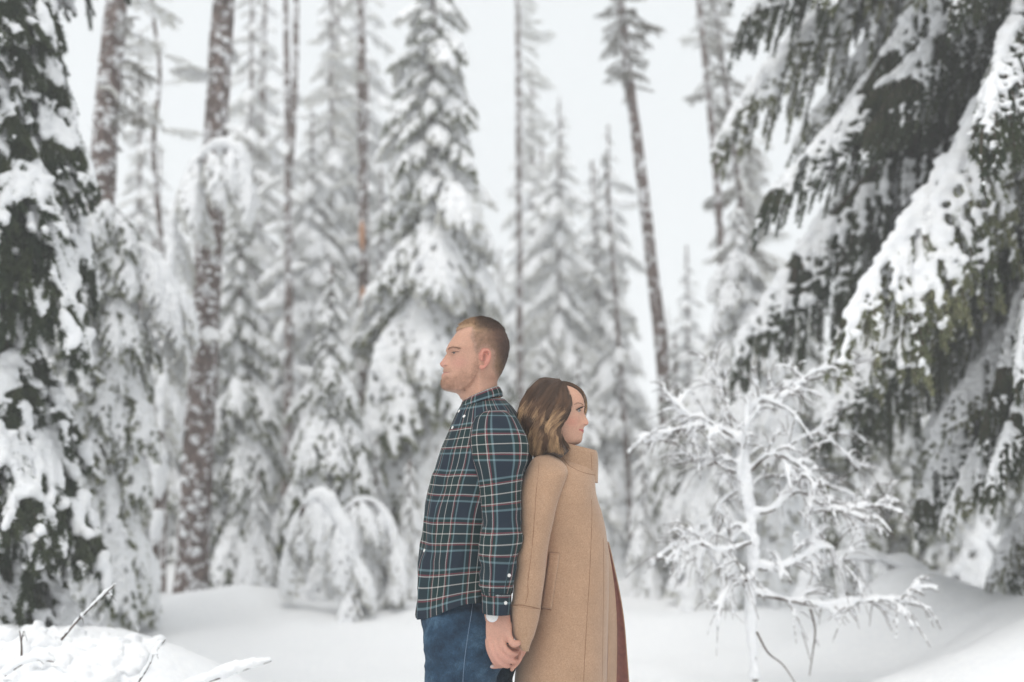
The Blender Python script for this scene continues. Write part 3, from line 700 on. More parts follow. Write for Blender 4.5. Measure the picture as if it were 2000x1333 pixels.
# watch
g = G(); wc = P(961, 1203.5, 2.972); wn = nrm(np.array([-.1, -1, .12])); a = nrm(np.cross(wn, [0,0,1.])); b_ = np.cross(wn, a)
prof = [(1, -.008), (1.02, -.002), (.97, .001), (.86, .0016), (.84, .0005), (0, .0005)]; M_ = 32; th = np.linspace(0, 2*math.pi, M_, endpoint=False)
g.add([wc+wn*h_+.0175*q_*(math.cos(t)*a+math.sin(t)*b_) for q_, h_ in prof for t in th], [[i*M_+j, i*M_+(j+1) % M_, (i+1)*M_+(j+1) % M_, (i+1)*M_+j] for i in range(len(prof)-1) for j in range(M_)])
watch = put('wristwatch', g, M_metal, man)
g = G(); g.add([wc+wn*.0008+.0148*q_*(math.cos(t)*a+math.sin(t)*b_) for q_ in (1, 0) for t in th], [[j, (j+1) % M_, M_+(j+1) % M_, M_+j] for j in range(M_)])
put('dial', g, M_button, watch)
g = G(); tube(g, [P(*ZH(372,300), 3.0)+[.0,-.0,0], P(*ZH(420,305), 2.978), P(*ZH(520,308), 2.972), P(*ZH(640,300), 2.978), P(*ZH(690,295), 3.0), P(*ZH(640,292), 3.02), P(*ZH(520,290), 3.026), P(*ZH(400,292), 3.02)], .0045, 8); put('strap', g, M_metal, watch)

# ---- the woman -------------------------------------------------------------
YW = 3.22
woman = empty('person', tuple(P(1090, 1750, YW)*np.array([1, 1, 0])), 'woman with wavy brown hair in a long camel coat, back against the man', 'person')
F = [(452,1240),(440,1200),(445,1172),(500,1158),(560,1152),(622,1136),(668,1106),(688,1062),(694,1010),(702,962),(709,944),(721,928),(722,908),(712,888),(716,862),(731,834),(782,812),(803,775),(795,742),(760,672),(728,610),(716,588),(722,548),(727,480),(722,420),(706,350),(672,280),(610,210),(530,150),(440,105),(330,80),(250,72)]
S = [(452,1240),(440,1200),(442,1172),(480,1158),(530,1152),(580,1136),(620,1106),(640,1062),(648,1010),(655,944),(660,888),(668,834),(678,742),(682,672),(684,610),(692,588),(708,548),(722,480),(719,420),(704,350),(670,280),(608,210),(528,150),(438,105),(328,80),(248,72)]
B = [(130,1240),(110,1150),(70,1050),(-20,950),(-110,820),(-165,700),(-185,560),(-175,420),(-130,290),(-50,180),(60,110),(160,80),(240,72)]
Wd = [((0,1240),.049),((0,1150),.049),((0,1080),.052),((0,1000),.057),((0,900),.062),((0,780),.067),((0,660),.071),((0,540),.073),((0,420),.073),((0,300),.067),((0,200),.054),((0,130),.038),((0,95),.024),((0,72),.004)]
hw = Head(ZB, YW, 1, F, S, B, Wd, yaw=math.radians(-13))
def sig_w(z):
    kk = lambda y: hw.at(0, y)[1]
    return np.interp(z, [kk(1170), kk(1100), kk(1020), kk(925), kk(850), kk(815), kk(780), kk(700), kk(610), kk(560), kk(500)],
                     [.040, .028, .026, .023, .017, .0145, .013, .0105, .0105, .028, .05])
hw.sigma = sig_w
kw = lambda x, y: hw.at(x, y)
feats = [(0, .029, kw(0,545)[1], 0, .015, .0095, -.0075, 'f'), (0, .027, kw(0,480)[1], 0, .02, .007, .002, 'f'), (0, .0125, kw(0,795)[1], 0, .005, .006, .007, 'f'),
         (0, .040, kw(0,690)[1], 0, .018, .016, .004, 'f'), (0, 0, kw(0,915)[1], 0, .019, .0016, -.003, 'f'), (0, .006, kw(0,822)[1], 0, .0035, .0025, -.004, 'f'), (0, .022, kw(0,884)[1], 0, .005, .006, -.003, 'f'), (0, .03, kw(0,860)[1], 0, .010, .010, .003, 'f')]
jaw = [kw(560,1152), kw(440,1120), kw(340,1040), kw(260,930), kw(220,840)]
fw, yw, zw = hw.grid(feats=feats, jaw=jaw)
bw = G(); close_grid(bw, hw.world(fw, yw, zw))
tr = loft([((1066,880),(1112,880),YW,.04),((1060,912),(1125,905),YW,.06),((1048,945),(1130,940),YW,.11),((1040,980),(1140,980),YW,.13),((1035,1060),(1140,1060),YW,.12),((1030,1160),(1150,1160),YW,.13),((1025,1260),(1150,1260),YW,.15),((1035,1330),(1140,1330),YW,.12)], 40, 60); join(bw, tr)
limb(bw, [(1062,935,3.14),(1062,980,3.09),(1050,1060,3.05),(1040,1150,3.04),(1026,1235,3.035),(1019,1262,3.03)], [.04,.038,.034,.032,.026,.021])
limb(bw, [(1070,915,3.32),(1090,980,3.37),(1092,1080,3.40),(1090,1160,3.40),(1100,1250,3.39)], [.04,.038,.034,.032,.024])
limb(bw, [(1085,1300,3.15),(1080,1450,3.15),(1085,1600,3.15),(1085,1710,3.15)], [.08,.06,.05,.036])
limb(bw, [(1085,1300,3.30),(1100,1450,3.30),(1100,1600,3.30),(1100,1710,3.30)], [.08,.06,.05,.036])
# her right hand inside his
YH2 = 3.035
def fh(pts, rad): finger(bw, np.array([P(*ZH(a, b), YH2+d) for a, b, d in pts]), rad, 28, 14)
blobs(bw, [P(*ZH(790,900), YH2), P(*ZH(700,900), YH2+.004)], [[.019,.016,.024], [.03,.012,.024]], ICO3)
fh([(840,830,-.004),(850,900,-.008),(835,980,-.012),(790,1060,-.014),(745,1110,-.012),(728,1150,-.010)], [.0125,.0108,.0092,.0085,.0078,.0062])
fh([(900,840,.006),(870,920,.0),(800,1010,-.004),(760,1070,.002)], [.010,.0098,.0088,.0075])
fh([(760,960,.004),(690,1020,.002),(600,1085,-.002),(530,1098,-.010),(480,1105,-.013),(440,1112,-.014)], [.011,.0088,.0082,.0078,.0072,.0058])
fh([(760,930,.01),(690,980,.012),(600,1020,.012),(540,1040,.010)], [.010,.009,.008,.006])
fh([(800,860,.0),(770,840,-.012),(720,850,-.014),(690,880,-.010)], [.011,.010,.009,.007])
bw_ = bake(bw, [('REMESH', dict(mode='VOXEL', voxel_size=.0025)), ('SMOOTH', dict(factor=.5, iterations=2))])
def woman_col(V):
    n = len(V); c = np.tile(np.array([.64, .36, .25]), (n, 1)); c = c*(1+.04*fbm(V*38, 6, 3))[:,None]
    f, y, z = headlocal(hw, V); head = (z > P(1000,880,YW)[2])
    q = toz(hw, f, z, (1060, 740), 8.89)
    def mixin(c, colr, w): return c*(1-w[:,None])+np.array(colr)*w[:,None]
    c = mixin(c, (.66,.26,.19), .55*np.exp(-((q[:,0]-560)/100)**2-((q[:,1]-760)/90)**2)*head)
    c = mixin(c, (.66,.27,.22), .35*np.exp(-((q[:,0]-790)/50)**2-((q[:,1]-780)/50)**2)*head)
    lip = sdpoly(q, [(640,878),(690,882),(735,893),(740,925),(728,944),(700,928),(668,902)])
    c = mixin(c, (.50,.09,.10), .9*sstep(6, -6, lip)*head*(np.abs(y) < .03))
    c = mixin(c, (.22,.05,.05), .8*np.exp(-((q[:,1]-912-.25*(q[:,0]-700))/4)**2)*(q[:,0] > 650)*(q[:,0] < 735)*head)
    c = mixin(c, (.12,.05,.04), .85*np.exp(-((q[:,0]-748)/20)**2-((q[:,1]-803)/8)**2)*head)
    hr = (pix(V)-np.array([900,1150]))*7.28; low = z < P(0,1240,3.0)[2]
    c = mixin(c, (.66,.30,.25), .4*low)
    nail = np.exp(-((hr[:,0]-442)/22)**2-((hr[:,1]-1106)/16)**2)*low*(V[:,1] < YH2-.012)
    c = mixin(c, (.62,.56,.57), np.clip(nail*1.4, 0, 1))
    return np.clip(c, 0, 1)
wbody = skin_object(bw_, woman, woman_col)
grid_w = (fw, yw, zw)
for sy in (1, -1):
    eye_part(hw, wbody, (672,556), grid_w, sy, r=.0086, inset=.0080)
    g = G(); pl = face_line(hw, [(612,556),(640,540),(672,522),(700,508),(714,500)], grid_w, sy, .0015)
    tube(g, pl, np.interp(np.linspace(0,1,14), [0,.3,.8,1], [.0007,.0022,.0024,.0010]), 8)
    dd = hw.world(np.array(hw.fc+.008), np.array(sy*.003), np.array(.002))-hw.world(np.array(hw.fc), np.array(0.), np.array(0.))
    pts = np.repeat(catmull(pl, 20), 1, 0); striptubes(g, np.stack([pts, pts+dd*.5, pts+dd+[0,0,.002]], 1), np.tile(np.array([.0005,.0004,.0001]), (len(pts), 1))); tube(g, face_line(hw, [(622,562),(645,568),(668,566),(690,556)], grid_w, sy, .0004), .0006, 6); put('eyelash', g, M_dark, wbody)
    g = G(); pl = face_line(hw, [(590,470),(630,448),(670,440),(705,455),(720,472)], grid_w, sy, .0006, 50)
    pts = np.repeat(pl, 2, 0)+rng.normal(0, .0007, (100, 3))*[1,.4,1]; dv = nrm(np.repeat(np.gradient(pl, axis=0), 2, 0)); striptubes(g, np.stack([pts, pts+dv*.002, pts+dv*.004], 1), np.tile(np.array([.00035,.0003,.0001]), (len(pts), 1))); put('eyebrow', g, M_brow, wbody)
# coat
ywool = lambda a, s: (lambda V, U, W: a*fbm(V*np.array([7, 7, 3.]), s, 2))
coat_rows = [((1078,885),(1150,905),YW,.060),((1066,895),(1163,916),YW,.082),((1052,903),(1164,930),YW,.110),((1040,916),(1164,946),YW,.138),((1030,935),(1165,962),YW,.158),((1024,965),(1169,980),YW,.168),((1024,1005),(1176,1003),YW,.165),((1026,1045),(1183,1043),YW,.16),((1026,1100),(1186,1097),YW,.162),((1024,1160),(1186,1160),YW,.17),((1021,1210),(1186,1210),YW,.178),((1015,1260),(1186,1260),YW,.185),((1008,1310),(1185,1310),YW,.19),((1004,1380),(1184,1380),YW,.195),((1000,1470),(1182,1470),YW,.2),((998,1560),(1180,1560),YW,.205)]
cgr = loft(coat_rows, 200, 240, cap=False, n=2.3, disp=ywool(.004, 41))
coat = put('coat', bake(cgr, [('SOLIDIFY', dict(thickness=.004, offset=-1))]), M_wool, woman)
sl = [((1056,888),(1078,889),3.135,.012),((1042,896),(1096,900),3.125,.034),((1033,909),(1106,913),3.11,.052),((1022,932),(1108,925),3.09,.062),((1016,955),(1103,942),3.08,.066),((1015,990),(1091,975),3.065,.066),((1015,1030),(1080,1016),3.055,.063),((1014,1062),(1070,1060),3.045,.060),((1010,1097),(1064,1100),3.035,.057),((1004,1140),(1061,1140),3.025,.054),((1000,1170),(1058,1170),3.02,.052),((998,1183),(1055,1188),3.018,.050)]
wfold = folds(.0040, [(1, (8, 7, 9), .8), (.5, (16, 12, 12), -1)], 51)
so = put('coat_sleeve', loft(sl, 120, 160, cap=True, disp=lambda V,U,W: wfold(V,U,W)*sstep(0,.06,W)*(.3+.9*np.exp(-((V[...,2]-1.12)/.11)**2)+.4*sstep(1.0,.95,V[...,2]))), M_wool, coat)
cu = loft([((997,1180),(1057,1188),3.018,.052),((998,1206),(1053,1210),3.018,.051),((1002,1238),(1044,1240),3.018,.046),((1010,1256),(1037,1258),3.02,.040),((1018,1266),(1032,1270),3.02,.034)], 90, 50, cap=False, n=2.3, disp=lambda V,U,W: .0035*vnoise(V*28, 77))
cuo = put('coat_cuff', bake(cu, [('SOLIDIFY', dict(thickness=.005, offset=-1))]), M_wool, so)
fsl = [((1060,890),(1082,892),3.30,.02),((1046,905),(1108,910),3.33,.052),((1045,955),(1118,955),3.37,.064),((1055,1030),(1120,1030),3.40,.06),((1058,1100),(1120,1100),3.40,.056),((1062,1190),(1122,1190),3.39,.05),((1070,1255),(1118,1255),3.38,.045)]
put('coat_sleeve', loft(fsl, 70, 90, cap=True, disp=lambda V,U,W: wfold(V,U,W)*.6), M_wool, coat)
# hand hidden on her far side
bhand = G(); 
# funnel collar
fc = [((1074,893),(1163.8,944),YW,.074,2.4),((1076,889),(1164,930),YW,.072,2.4),((1080,880),(1164.5,908),YW,.068,2.5),((1084,868),(1163.5,889),YW,.066,2.6),((1086,862),(1161,882),YW,.064,2.6)]
col2 = loft(fc, 160, 40, cap=False, closed=False, th0=.03, th1=2*math.pi-.03)
colw = put('funnel_collar', bake(col2, [('SOLIDIFY', dict(thickness=.006, offset=-1))]), M_wool, coat)
BVH.clear()
CO = [coat]; CS = [so, cuo]
seam('seam', coat, [coat, colw], [(1098,893),(1110,908),(1124,917),(1140,923.5),(1152,926.5),(1163,928.5)], M_woolseam, .0009)
seam('seam', coat, CS, [(1053,903),(1051,930),(1047,965),(1045,999),(1041,1050),(1036,1097),(1031,1135),(1031,1160),(1026,1180)], M_woolseam, .0008)
seam('seam', coat, CO, [(1155,975),(1156,1010),(1154,1070),(1151,1135),(1147,1200),(1143,1270),(1140,1333),(1138,1450)], M_woolseam, .0008, 120)
seam('seam', coat, CO, [(1178,1050),(1179,1120),(1178,1200),(1177,1270),(1176,1333),(1175,1450)], M_woolseam, .0008, 120)
seam('seam', coat, [colw], [(1154,884),(1155.5,900),(1156,920)], M_woolseam, .0008, 20)
seam('seam', coat, CS, [(999,1183),(1015,1182),(1035,1185),(1055,1190)], M_woolseam, .0012)
# slanted welt pocket
wq = [(1074,1080),(1093,1081),(1077,1190),(1058.5,1188)]
def patch(name, parent, objs, quad, m, out=.004, nu=14, nv=40):
    a, b, c, d = [np.array(q_, float) for q_ in quad]; V = []; 
    for i in range(nv):
        t = i/(nv-1); l, r = a*(1-t)+d*t, b*(1-t)+c*t
        for j in range(nu):
            s_ = j/(nu-1); e = min(s_, 1-s_, t*4, (1-t)*4); h = hit(objs, *(l*(1-s_)+r*s_), out*min(1, .15+e*8))
            V.append(h[0] if h else P(*(l*(1-s_)+r*s_), 3.04))
    g = G(); g.add(V, [[i*nu+j, i*nu+j+1, (i+1)*nu+j+1, (i+1)*nu+j] for i in range(nv-1) for j in range(nu-1)])
    return put(name, bake(g, [('SOLIDIFY', dict(thickness=.003, offset=0))]), m, parent)
patch('pocket_welt', coat, CO, wq, M_wool)
seam('seam', coat, CO, [(1073,1079),(1067,1120),(1058,1189)], M_woolseam, .0012)
seam('seam', coat, CO, [(1073,1079.5),(1084,1080),(1094,1081)], M_woolseam, .0010, 16, .001)
seam('seam', coat, CO, [(1058,1189.5),(1068,1190),(1078,1192)], M_woolseam, .0012, 16, .001)
seam('seam', coat, CO, [(1088,1083),(1082,1130),(1074,1186)], M_woolseam, .0006, 40, .0042)
# the far front edge of the open coat, its lining showing
edge = [(1187,1060),(1199,1111),(1211,1169),(1218.5,1220),(1223.5,1281),(1227,1333),(1232,1420),(1238,1560)]
inner = [(1170,1050),(1172,1111),(1172,1169),(1172,1220),(1171,1281),(1170,1333),(1169,1420),(1168,1560)]
ne, nu = 60, 30; E = catmull(np.array(edge, float), ne); I = catmull(np.array(inner, float), ne); V = []
for i in range(ne):
    for j in range(nu):
        t = j/(nu-1); p = I[i]*(1-t)+E[i]*t; V.append(P(p[0], p[1], 3.22+.06*math.sin(t*math.pi*.6)+.05*t+.006*math.sin(t*9+i*.05)))
fq = [[i*nu+j, i*nu+j+1, (i+1)*nu+j+1, (i+1)*nu+j] for i in range(ne-1) for j in range(nu-1)]
g = G(); g.add(V, fq); put('coat_lining', bake(g, [('SOLIDIFY', dict(thickness=.002, offset=0))]), M_lining, coat)
Vo = np.array(V)+np.array([.0035, .006, 0]); g = G(); g.add(Vo, fq); put('coat_front', bake(g, [('SOLIDIFY', dict(thickness=.004, offset=0))]), M_wool, coat)
g = G(); limb(g, [(1085,1290,3.15),(1080,1450,3.15),(1085,1600,3.15),(1085,1712,3.15)], [.088,.066,.056,.045]); limb(g, [(1085,1290,3.30),(1100,1450,3.30),(1100,1600,3.30),(1100,1712,3.30)], [.088,.066,.056,.045]); put('trousers', g, M_black, woman)
for px, Y in ((1080, 3.15), (1098, 3.30)):
    g = G(); boot(g, P(px,1700,Y)[0], Y, 1, L=.25); put('boot', g, M_boot, woman)
# her far hand
g = G(); hand2(g, (1098,1250,3.39), (1100,1300,3.38)); 
gb = bake(g, [('REMESH', dict(mode='VOXEL', voxel_size=.0035)), ('SMOOTH', dict(factor=.5, iterations=2))]); oo = put('hand', gb, M_skin, wbody); setcol(oo, np.tile([.6,.35,.27], (len(gb.verts()), 1)))
# long wavy hair
GD = [
 [(560,205,.01),(400,208,.03),(300,290,.04),(218,430,.045),(190,570,.042),(222,700,.04),(260,820,.035),(290,980,.03)],
 [(565,212,.03),(430,245,.058),(335,340,.07),(265,470,.078),(240,600,.08),(270,720,.075),(290,840,.07),(310,1020,.06)],
 [(575,220,.04),(480,285,.068),(400,400,.086),(355,520,.095),(335,640,.098),(320,740,.092),(350,850,.088),(340,1030,.08)],
 [(585,228,.042),(530,300,.072),(465,420,.09),(415,540,.10),(425,650,.104),(420,750,.10),(400,850,.098),(375,1020,.09)],
 [(595,235,.04),(565,320,.07),(535,430,.088),(480,540,.10),(448,640,.108),(465,740,.11),(470,840,.112),(440,970,.104)],
 [(605,242,.036),(605,330,.064),(608,430,.08),(560,520,.095),(508,620,.108),(490,720,.114),(525,830,.118),(540,985,.116)],
 [(615,247,.030),(645,330,.055),(662,430,.070),(642,530,.082),(575,620,.098),(500,730,.112),(548,840,.120),(600,1010,.116)],
 [(625,252,.02),(672,335,.045),(684,420,.062),(668,510,.074),(622,610,.088),(548,700,.10),(600,820,.106),(690,935,.088)]]
def hairpt(a): return np.array([P(*ZW(x, yy), YW-.004-d) for x, yy, d in a])
GW = np.array([catmull(hairpt(g_), 40) for g_ in GD])                     # near side
def mirror(Wp): q_ = Wp.copy(); q_[...,1] = 2*YW-q_[...,1]; return q_
# far side hangs the same way; the front lock falls across the far temple
FL = np.array([catmull(np.array([P(*ZW(x, yy), YW+d) for x, yy, d in a]), 40) for a in (
 [(590,228,-.01),(640,232,-.005),(720,258,.0),(790,310,.012),(832,380,.03),(850,460,.042),(842,540,.050),(800,640,.056),(760,740,.06)],
 [(600,240,-.02),(660,262,-.02),(730,290,-.012),(785,335,.004),(818,395,.022),(832,455,.036),(826,530,.046),(780,640,.056),(740,740,.06)],
 [(605,245,-.02),(650,285,-.028),(705,305,-.022),(755,335,-.010),(795,380,.010),(815,440,.030),(810,530,.044),(760,640,.056),(720,740,.06)])])
hgw = G(); cols = []
def strands(GW_, n, K=34, wave=.0095, rad=.0006, seed=1, back=.0, clusters=26, tint=1.0, s0=0.0):
    r = np.random.default_rng(seed); nG = len(GW_); cw = np.sort(r.uniform(0, nG-1, clusters)); cph = r.uniform(0, 6.28, clusters); ccol = r.uniform(0, 1, clusters); cout = r.uniform(-.004, .004, clusters)
    ci = r.integers(0, clusters, n); w = np.clip(cw[ci]+r.normal(0, .16, n), 0, nG-1.001); i = w.astype(int); fr = (w-i)[:,None,None]
    fr = fr*fr*(3-2*fr)*.4+fr*.6
    path = GW_[i]*(1-fr)+GW_[i+1]*fr
    idx = np.linspace(0, GW_.shape[1]-1, K); lo = np.minimum(idx.astype(int), GW_.shape[1]-2); ft = (idx-lo)[None,:,None]; path = path[:,lo]*(1-ft)+path[:,lo+1]*ft
    cut = r.uniform(.86, 1.0, n)[:,None]
    idx2 = np.linspace(0, 1, K)[None]*cut*(K-1); lo2 = np.minimum(idx2.astype(int), K-2); f2_ = (idx2-lo2)[...,None]; rw = np.arange(n)[:,None]; path = path[rw,lo2]*(1-f2_)+path[rw,lo2+1]*f2_
    t = np.linspace(0, 1, K)[None,:]; amp = sstep(.15, .7, t)*wave
    ph = cph[ci][:,None]+r.normal(0, .25, n)[:,None]; om = 16+r.uniform(-.7, .7, (n, 1))
    cen = GW_.mean((0, 1)); o = nrm(path-cen*np.array([1, 1, 0])-np.array([0, 0, 1])*path[...,2:3]*np.array([0, 0, 1]))
    path = path.copy(); gat = sstep(.45, 1, t)[...,None]*.45; cpath = np.zeros_like(path); cnt_ = np.zeros((clusters, 1, 1)); acc = np.zeros((clusters, K, 3)); np.add.at(acc, ci, path); np.add.at(cnt_, ci, 1); path = path*(1-gat)+(acc/np.maximum(cnt_, 1))[ci]*gat
    path[...,0] += amp*np.sin(ph+om*t)+r.normal(0, .0022, (n, 1)); path[...,1] += amp*.8*np.cos(ph+om*t)-cout[ci][:,None]*sstep(0, .3, t)+r.normal(0, .0014, (n, 1))+back
    path[...,2] += r.normal(0, .0018, (n, 1))*sstep(0, .2, t)
    # tips gather
    taper = np.interp(t, [0, .1, .8, 1], [.6, 1, .9, .25])[0]
    radm = rad*r.uniform(.7, 1.4, (n, 1))*taper[None]
    striptubes(hgw, path, radm, 3)
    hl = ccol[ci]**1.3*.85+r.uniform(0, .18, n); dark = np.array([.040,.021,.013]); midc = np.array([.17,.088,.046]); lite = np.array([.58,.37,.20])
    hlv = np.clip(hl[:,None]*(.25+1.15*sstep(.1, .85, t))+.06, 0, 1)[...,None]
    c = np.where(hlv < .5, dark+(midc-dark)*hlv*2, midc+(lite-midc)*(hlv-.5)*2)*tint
    cols.append(np.repeat(c.reshape(-1, 3), 3, 0))
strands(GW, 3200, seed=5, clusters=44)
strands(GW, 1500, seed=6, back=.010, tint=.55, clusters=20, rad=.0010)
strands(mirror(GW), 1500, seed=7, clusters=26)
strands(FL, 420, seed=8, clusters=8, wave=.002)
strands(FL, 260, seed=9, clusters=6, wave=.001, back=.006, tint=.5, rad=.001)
# scalp under the strands
def inner_(W_): return W_+(np.array([P(*ZW(560, 560), YW)])-W_)*np.array([.10, .10, .06])
cap = np.concatenate([inner_(GW), inner_(mirror(GW))[::-1]]); nG, nK = cap.shape[:2]
dense = np.array([catmull(cap[:,kx], 60) for kx in range(nK)]).transpose(1, 0, 2)
dense[...,2] -= .004
ng = dense.shape[0]; iq = (np.arange(ng-1)*nK)[:,None]; jq = np.arange(nK-1)[None]
fcs = np.stack([iq+jq, iq+jq+1, iq+nK+jq+1, iq+nK+jq], -1).reshape(-1, 4); fcs = fcs
gap = (np.arange(ng-1)[:,None]*np.ones(nK-1)[None]).reshape(-1); midg = (ng-1)/2
fcs = fcs[(np.abs(gap-midg) > 2.0) | (np.tile(np.arange(nK-1), ng-1) < 3)]
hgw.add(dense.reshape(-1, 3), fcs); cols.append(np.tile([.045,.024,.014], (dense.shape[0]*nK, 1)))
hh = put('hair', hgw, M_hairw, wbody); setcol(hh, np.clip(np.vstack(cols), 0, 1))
# ------------------------------------------------------------------ ground
def ground_z(x, y):
    x = np.asarray(x, float); y = np.asarray(y, float)
    g = lambda cx, cy, sx, sy, h: h*np.exp(-((x-cx)/sx)**2-((y-cy)/sy)**2)
    p = np.stack([x, y, np.zeros_like(x)], -1)
    z = .08*fbm(p*.55, 61, 2)*sstep(4.0, 7, y) + .026*fbm(p*2.3, 62, 3)*sstep(3.6, 5, y)
    z = z + .05*sstep(6, 9, y) + .055*vnoise(p*1.3+7, 63)*sstep(5, 6.5, y)
    z = z + g(-2.2, 4.8, 1.05, .75, .66)*(1+.16*fbm(p*3.1, 66, 3)) + g(-1.35, 4.4, .6, .5, .14) + g(-1.0, 4.1, .55, .35, .12)
    z = z + g(-2.5, 9.1, .75, .8, .20) + g(-3.9, 8.6, 1.5, .9, .03)
    z = z + g(-.7, 9.6, 1.0, .7, .05) + g(1.5, 9.0, 1.0, .7, .06)
    z = z + g(2.75, 7.1, .60, .35, .45) + g(3.6, 6.2, 1.2, .9, .52) + g(1.9, 5.2, .5, .5, .06) + g(4.4, 5.6, 1.4, 1.2, .18) + g(3.1, 5.0, 1.05, .7, .62)
    z = z + sstep(14, 120, y)*1.5 + .25*fbm(p*.12, 65, 2)*sstep(11, 25, np.hypot(x, y))
    return z
def axis(a, b, n, c, k):
    t = np.linspace(-1, 1, n); return c+np.sinh(t*k)/math.sinh(k)*np.where(t < 0, c-a, b-c)
gx = axis(-140, 140, 260, 0, 5.2); gy = axis(-25, 160, 300, 6.5, 4.2)
XX, YY = np.meshgrid(gx, gy); ZZ = ground_z(XX, YY)
g = G(); nx, ny = len(gx), len(gy); ii = (np.arange(ny-1)*nx)[:,None]; jj = np.arange(nx-1)[None]
g.add(np.stack([XX, YY, ZZ], -1).reshape(-1, 3), np.stack([ii+jj, ii+jj+1, ii+nx+jj+1, ii+nx+jj], -1).reshape(-1, 4))
put('ground', g, M_snow, kind='structure')
gz = lambda x, y: float(ground_z(np.array(x), np.array(y)))

# ------------------------------------------------------------------ forest materials
M_needle = mat('needles', rough=.75, build=varied((.020, .036, .020), (.075, .090, .042), 9), spec=.2)
M_needle_pale = mat('frosted_needles', rough=.85, build=varied((.42, .41, .34), (.80, .80, .76), 13), spec=.15)
M_needle_mid = mat('dusted_needles', rough=.85, build=varied((.05, .070, .028), (.30, .30, .17), 7), spec=.15)
M_needle_dull = mat('dull_needles', rough=.85, build=varied((.10, .085, .06), (.34, .32, .26), 11), spec=.15)
M_twig = mat('twig_bark', rough=.9, build=varied((.055, .038, .030), (.12, .085, .07), 30, .3), spec=.15)
def bark(t, b):
    n = tex_noise(t, 26, 5, .65); n2 = tex_noise(t, 9, 4, .6)
    tc = t.nodes.new('ShaderNodeTexCoord'); mp = t.nodes.new('ShaderNodeMapping'); mp.inputs['Scale'].default_value = (1, 1, .35)
    t.links.new(tc.outputs['Object'], mp.inputs[0]); v = t.nodes.new('ShaderNodeTexVoronoi'); v.inputs['Scale'].default_value = 34; t.links.new(mp.outputs[0], v.inputs['Vector'])
    r = ramp(t, v.outputs['Distance'], [(.05, (.045, .032, .028)), (.5, (.13, .095, .083)), (.9, (.21, .16, .145))])
    s = ramp(t, n2.outputs[0], [(.50, (0, 0, 0)), (.58, (1, 1, 1))]); s2 = ramp(t, n.outputs[0], [(.42, (0, 0, 0)), (.53, (1, 1, 1))])
    m = t.nodes.new('ShaderNodeMath'); m.operation = 'MULTIPLY'; t.links.new(s.outputs[0], m.inputs[0]); t.links.new(s2.outputs[0], m.inputs[1])
    t.links.new(mixc(t, r.outputs[0], (.80, .81, .83), m.outputs[0]), b.inputs['Base Color']); bump(t, b, v.outputs['Distance'], .6, .02)
M_bark = mat('bark', rough=.95, build=bark, spec=.1)
M_scar = mat('bare_wood', rough=.8, build=varied((.40, .20, .11), (.55, .31, .19), 30), spec=.2)

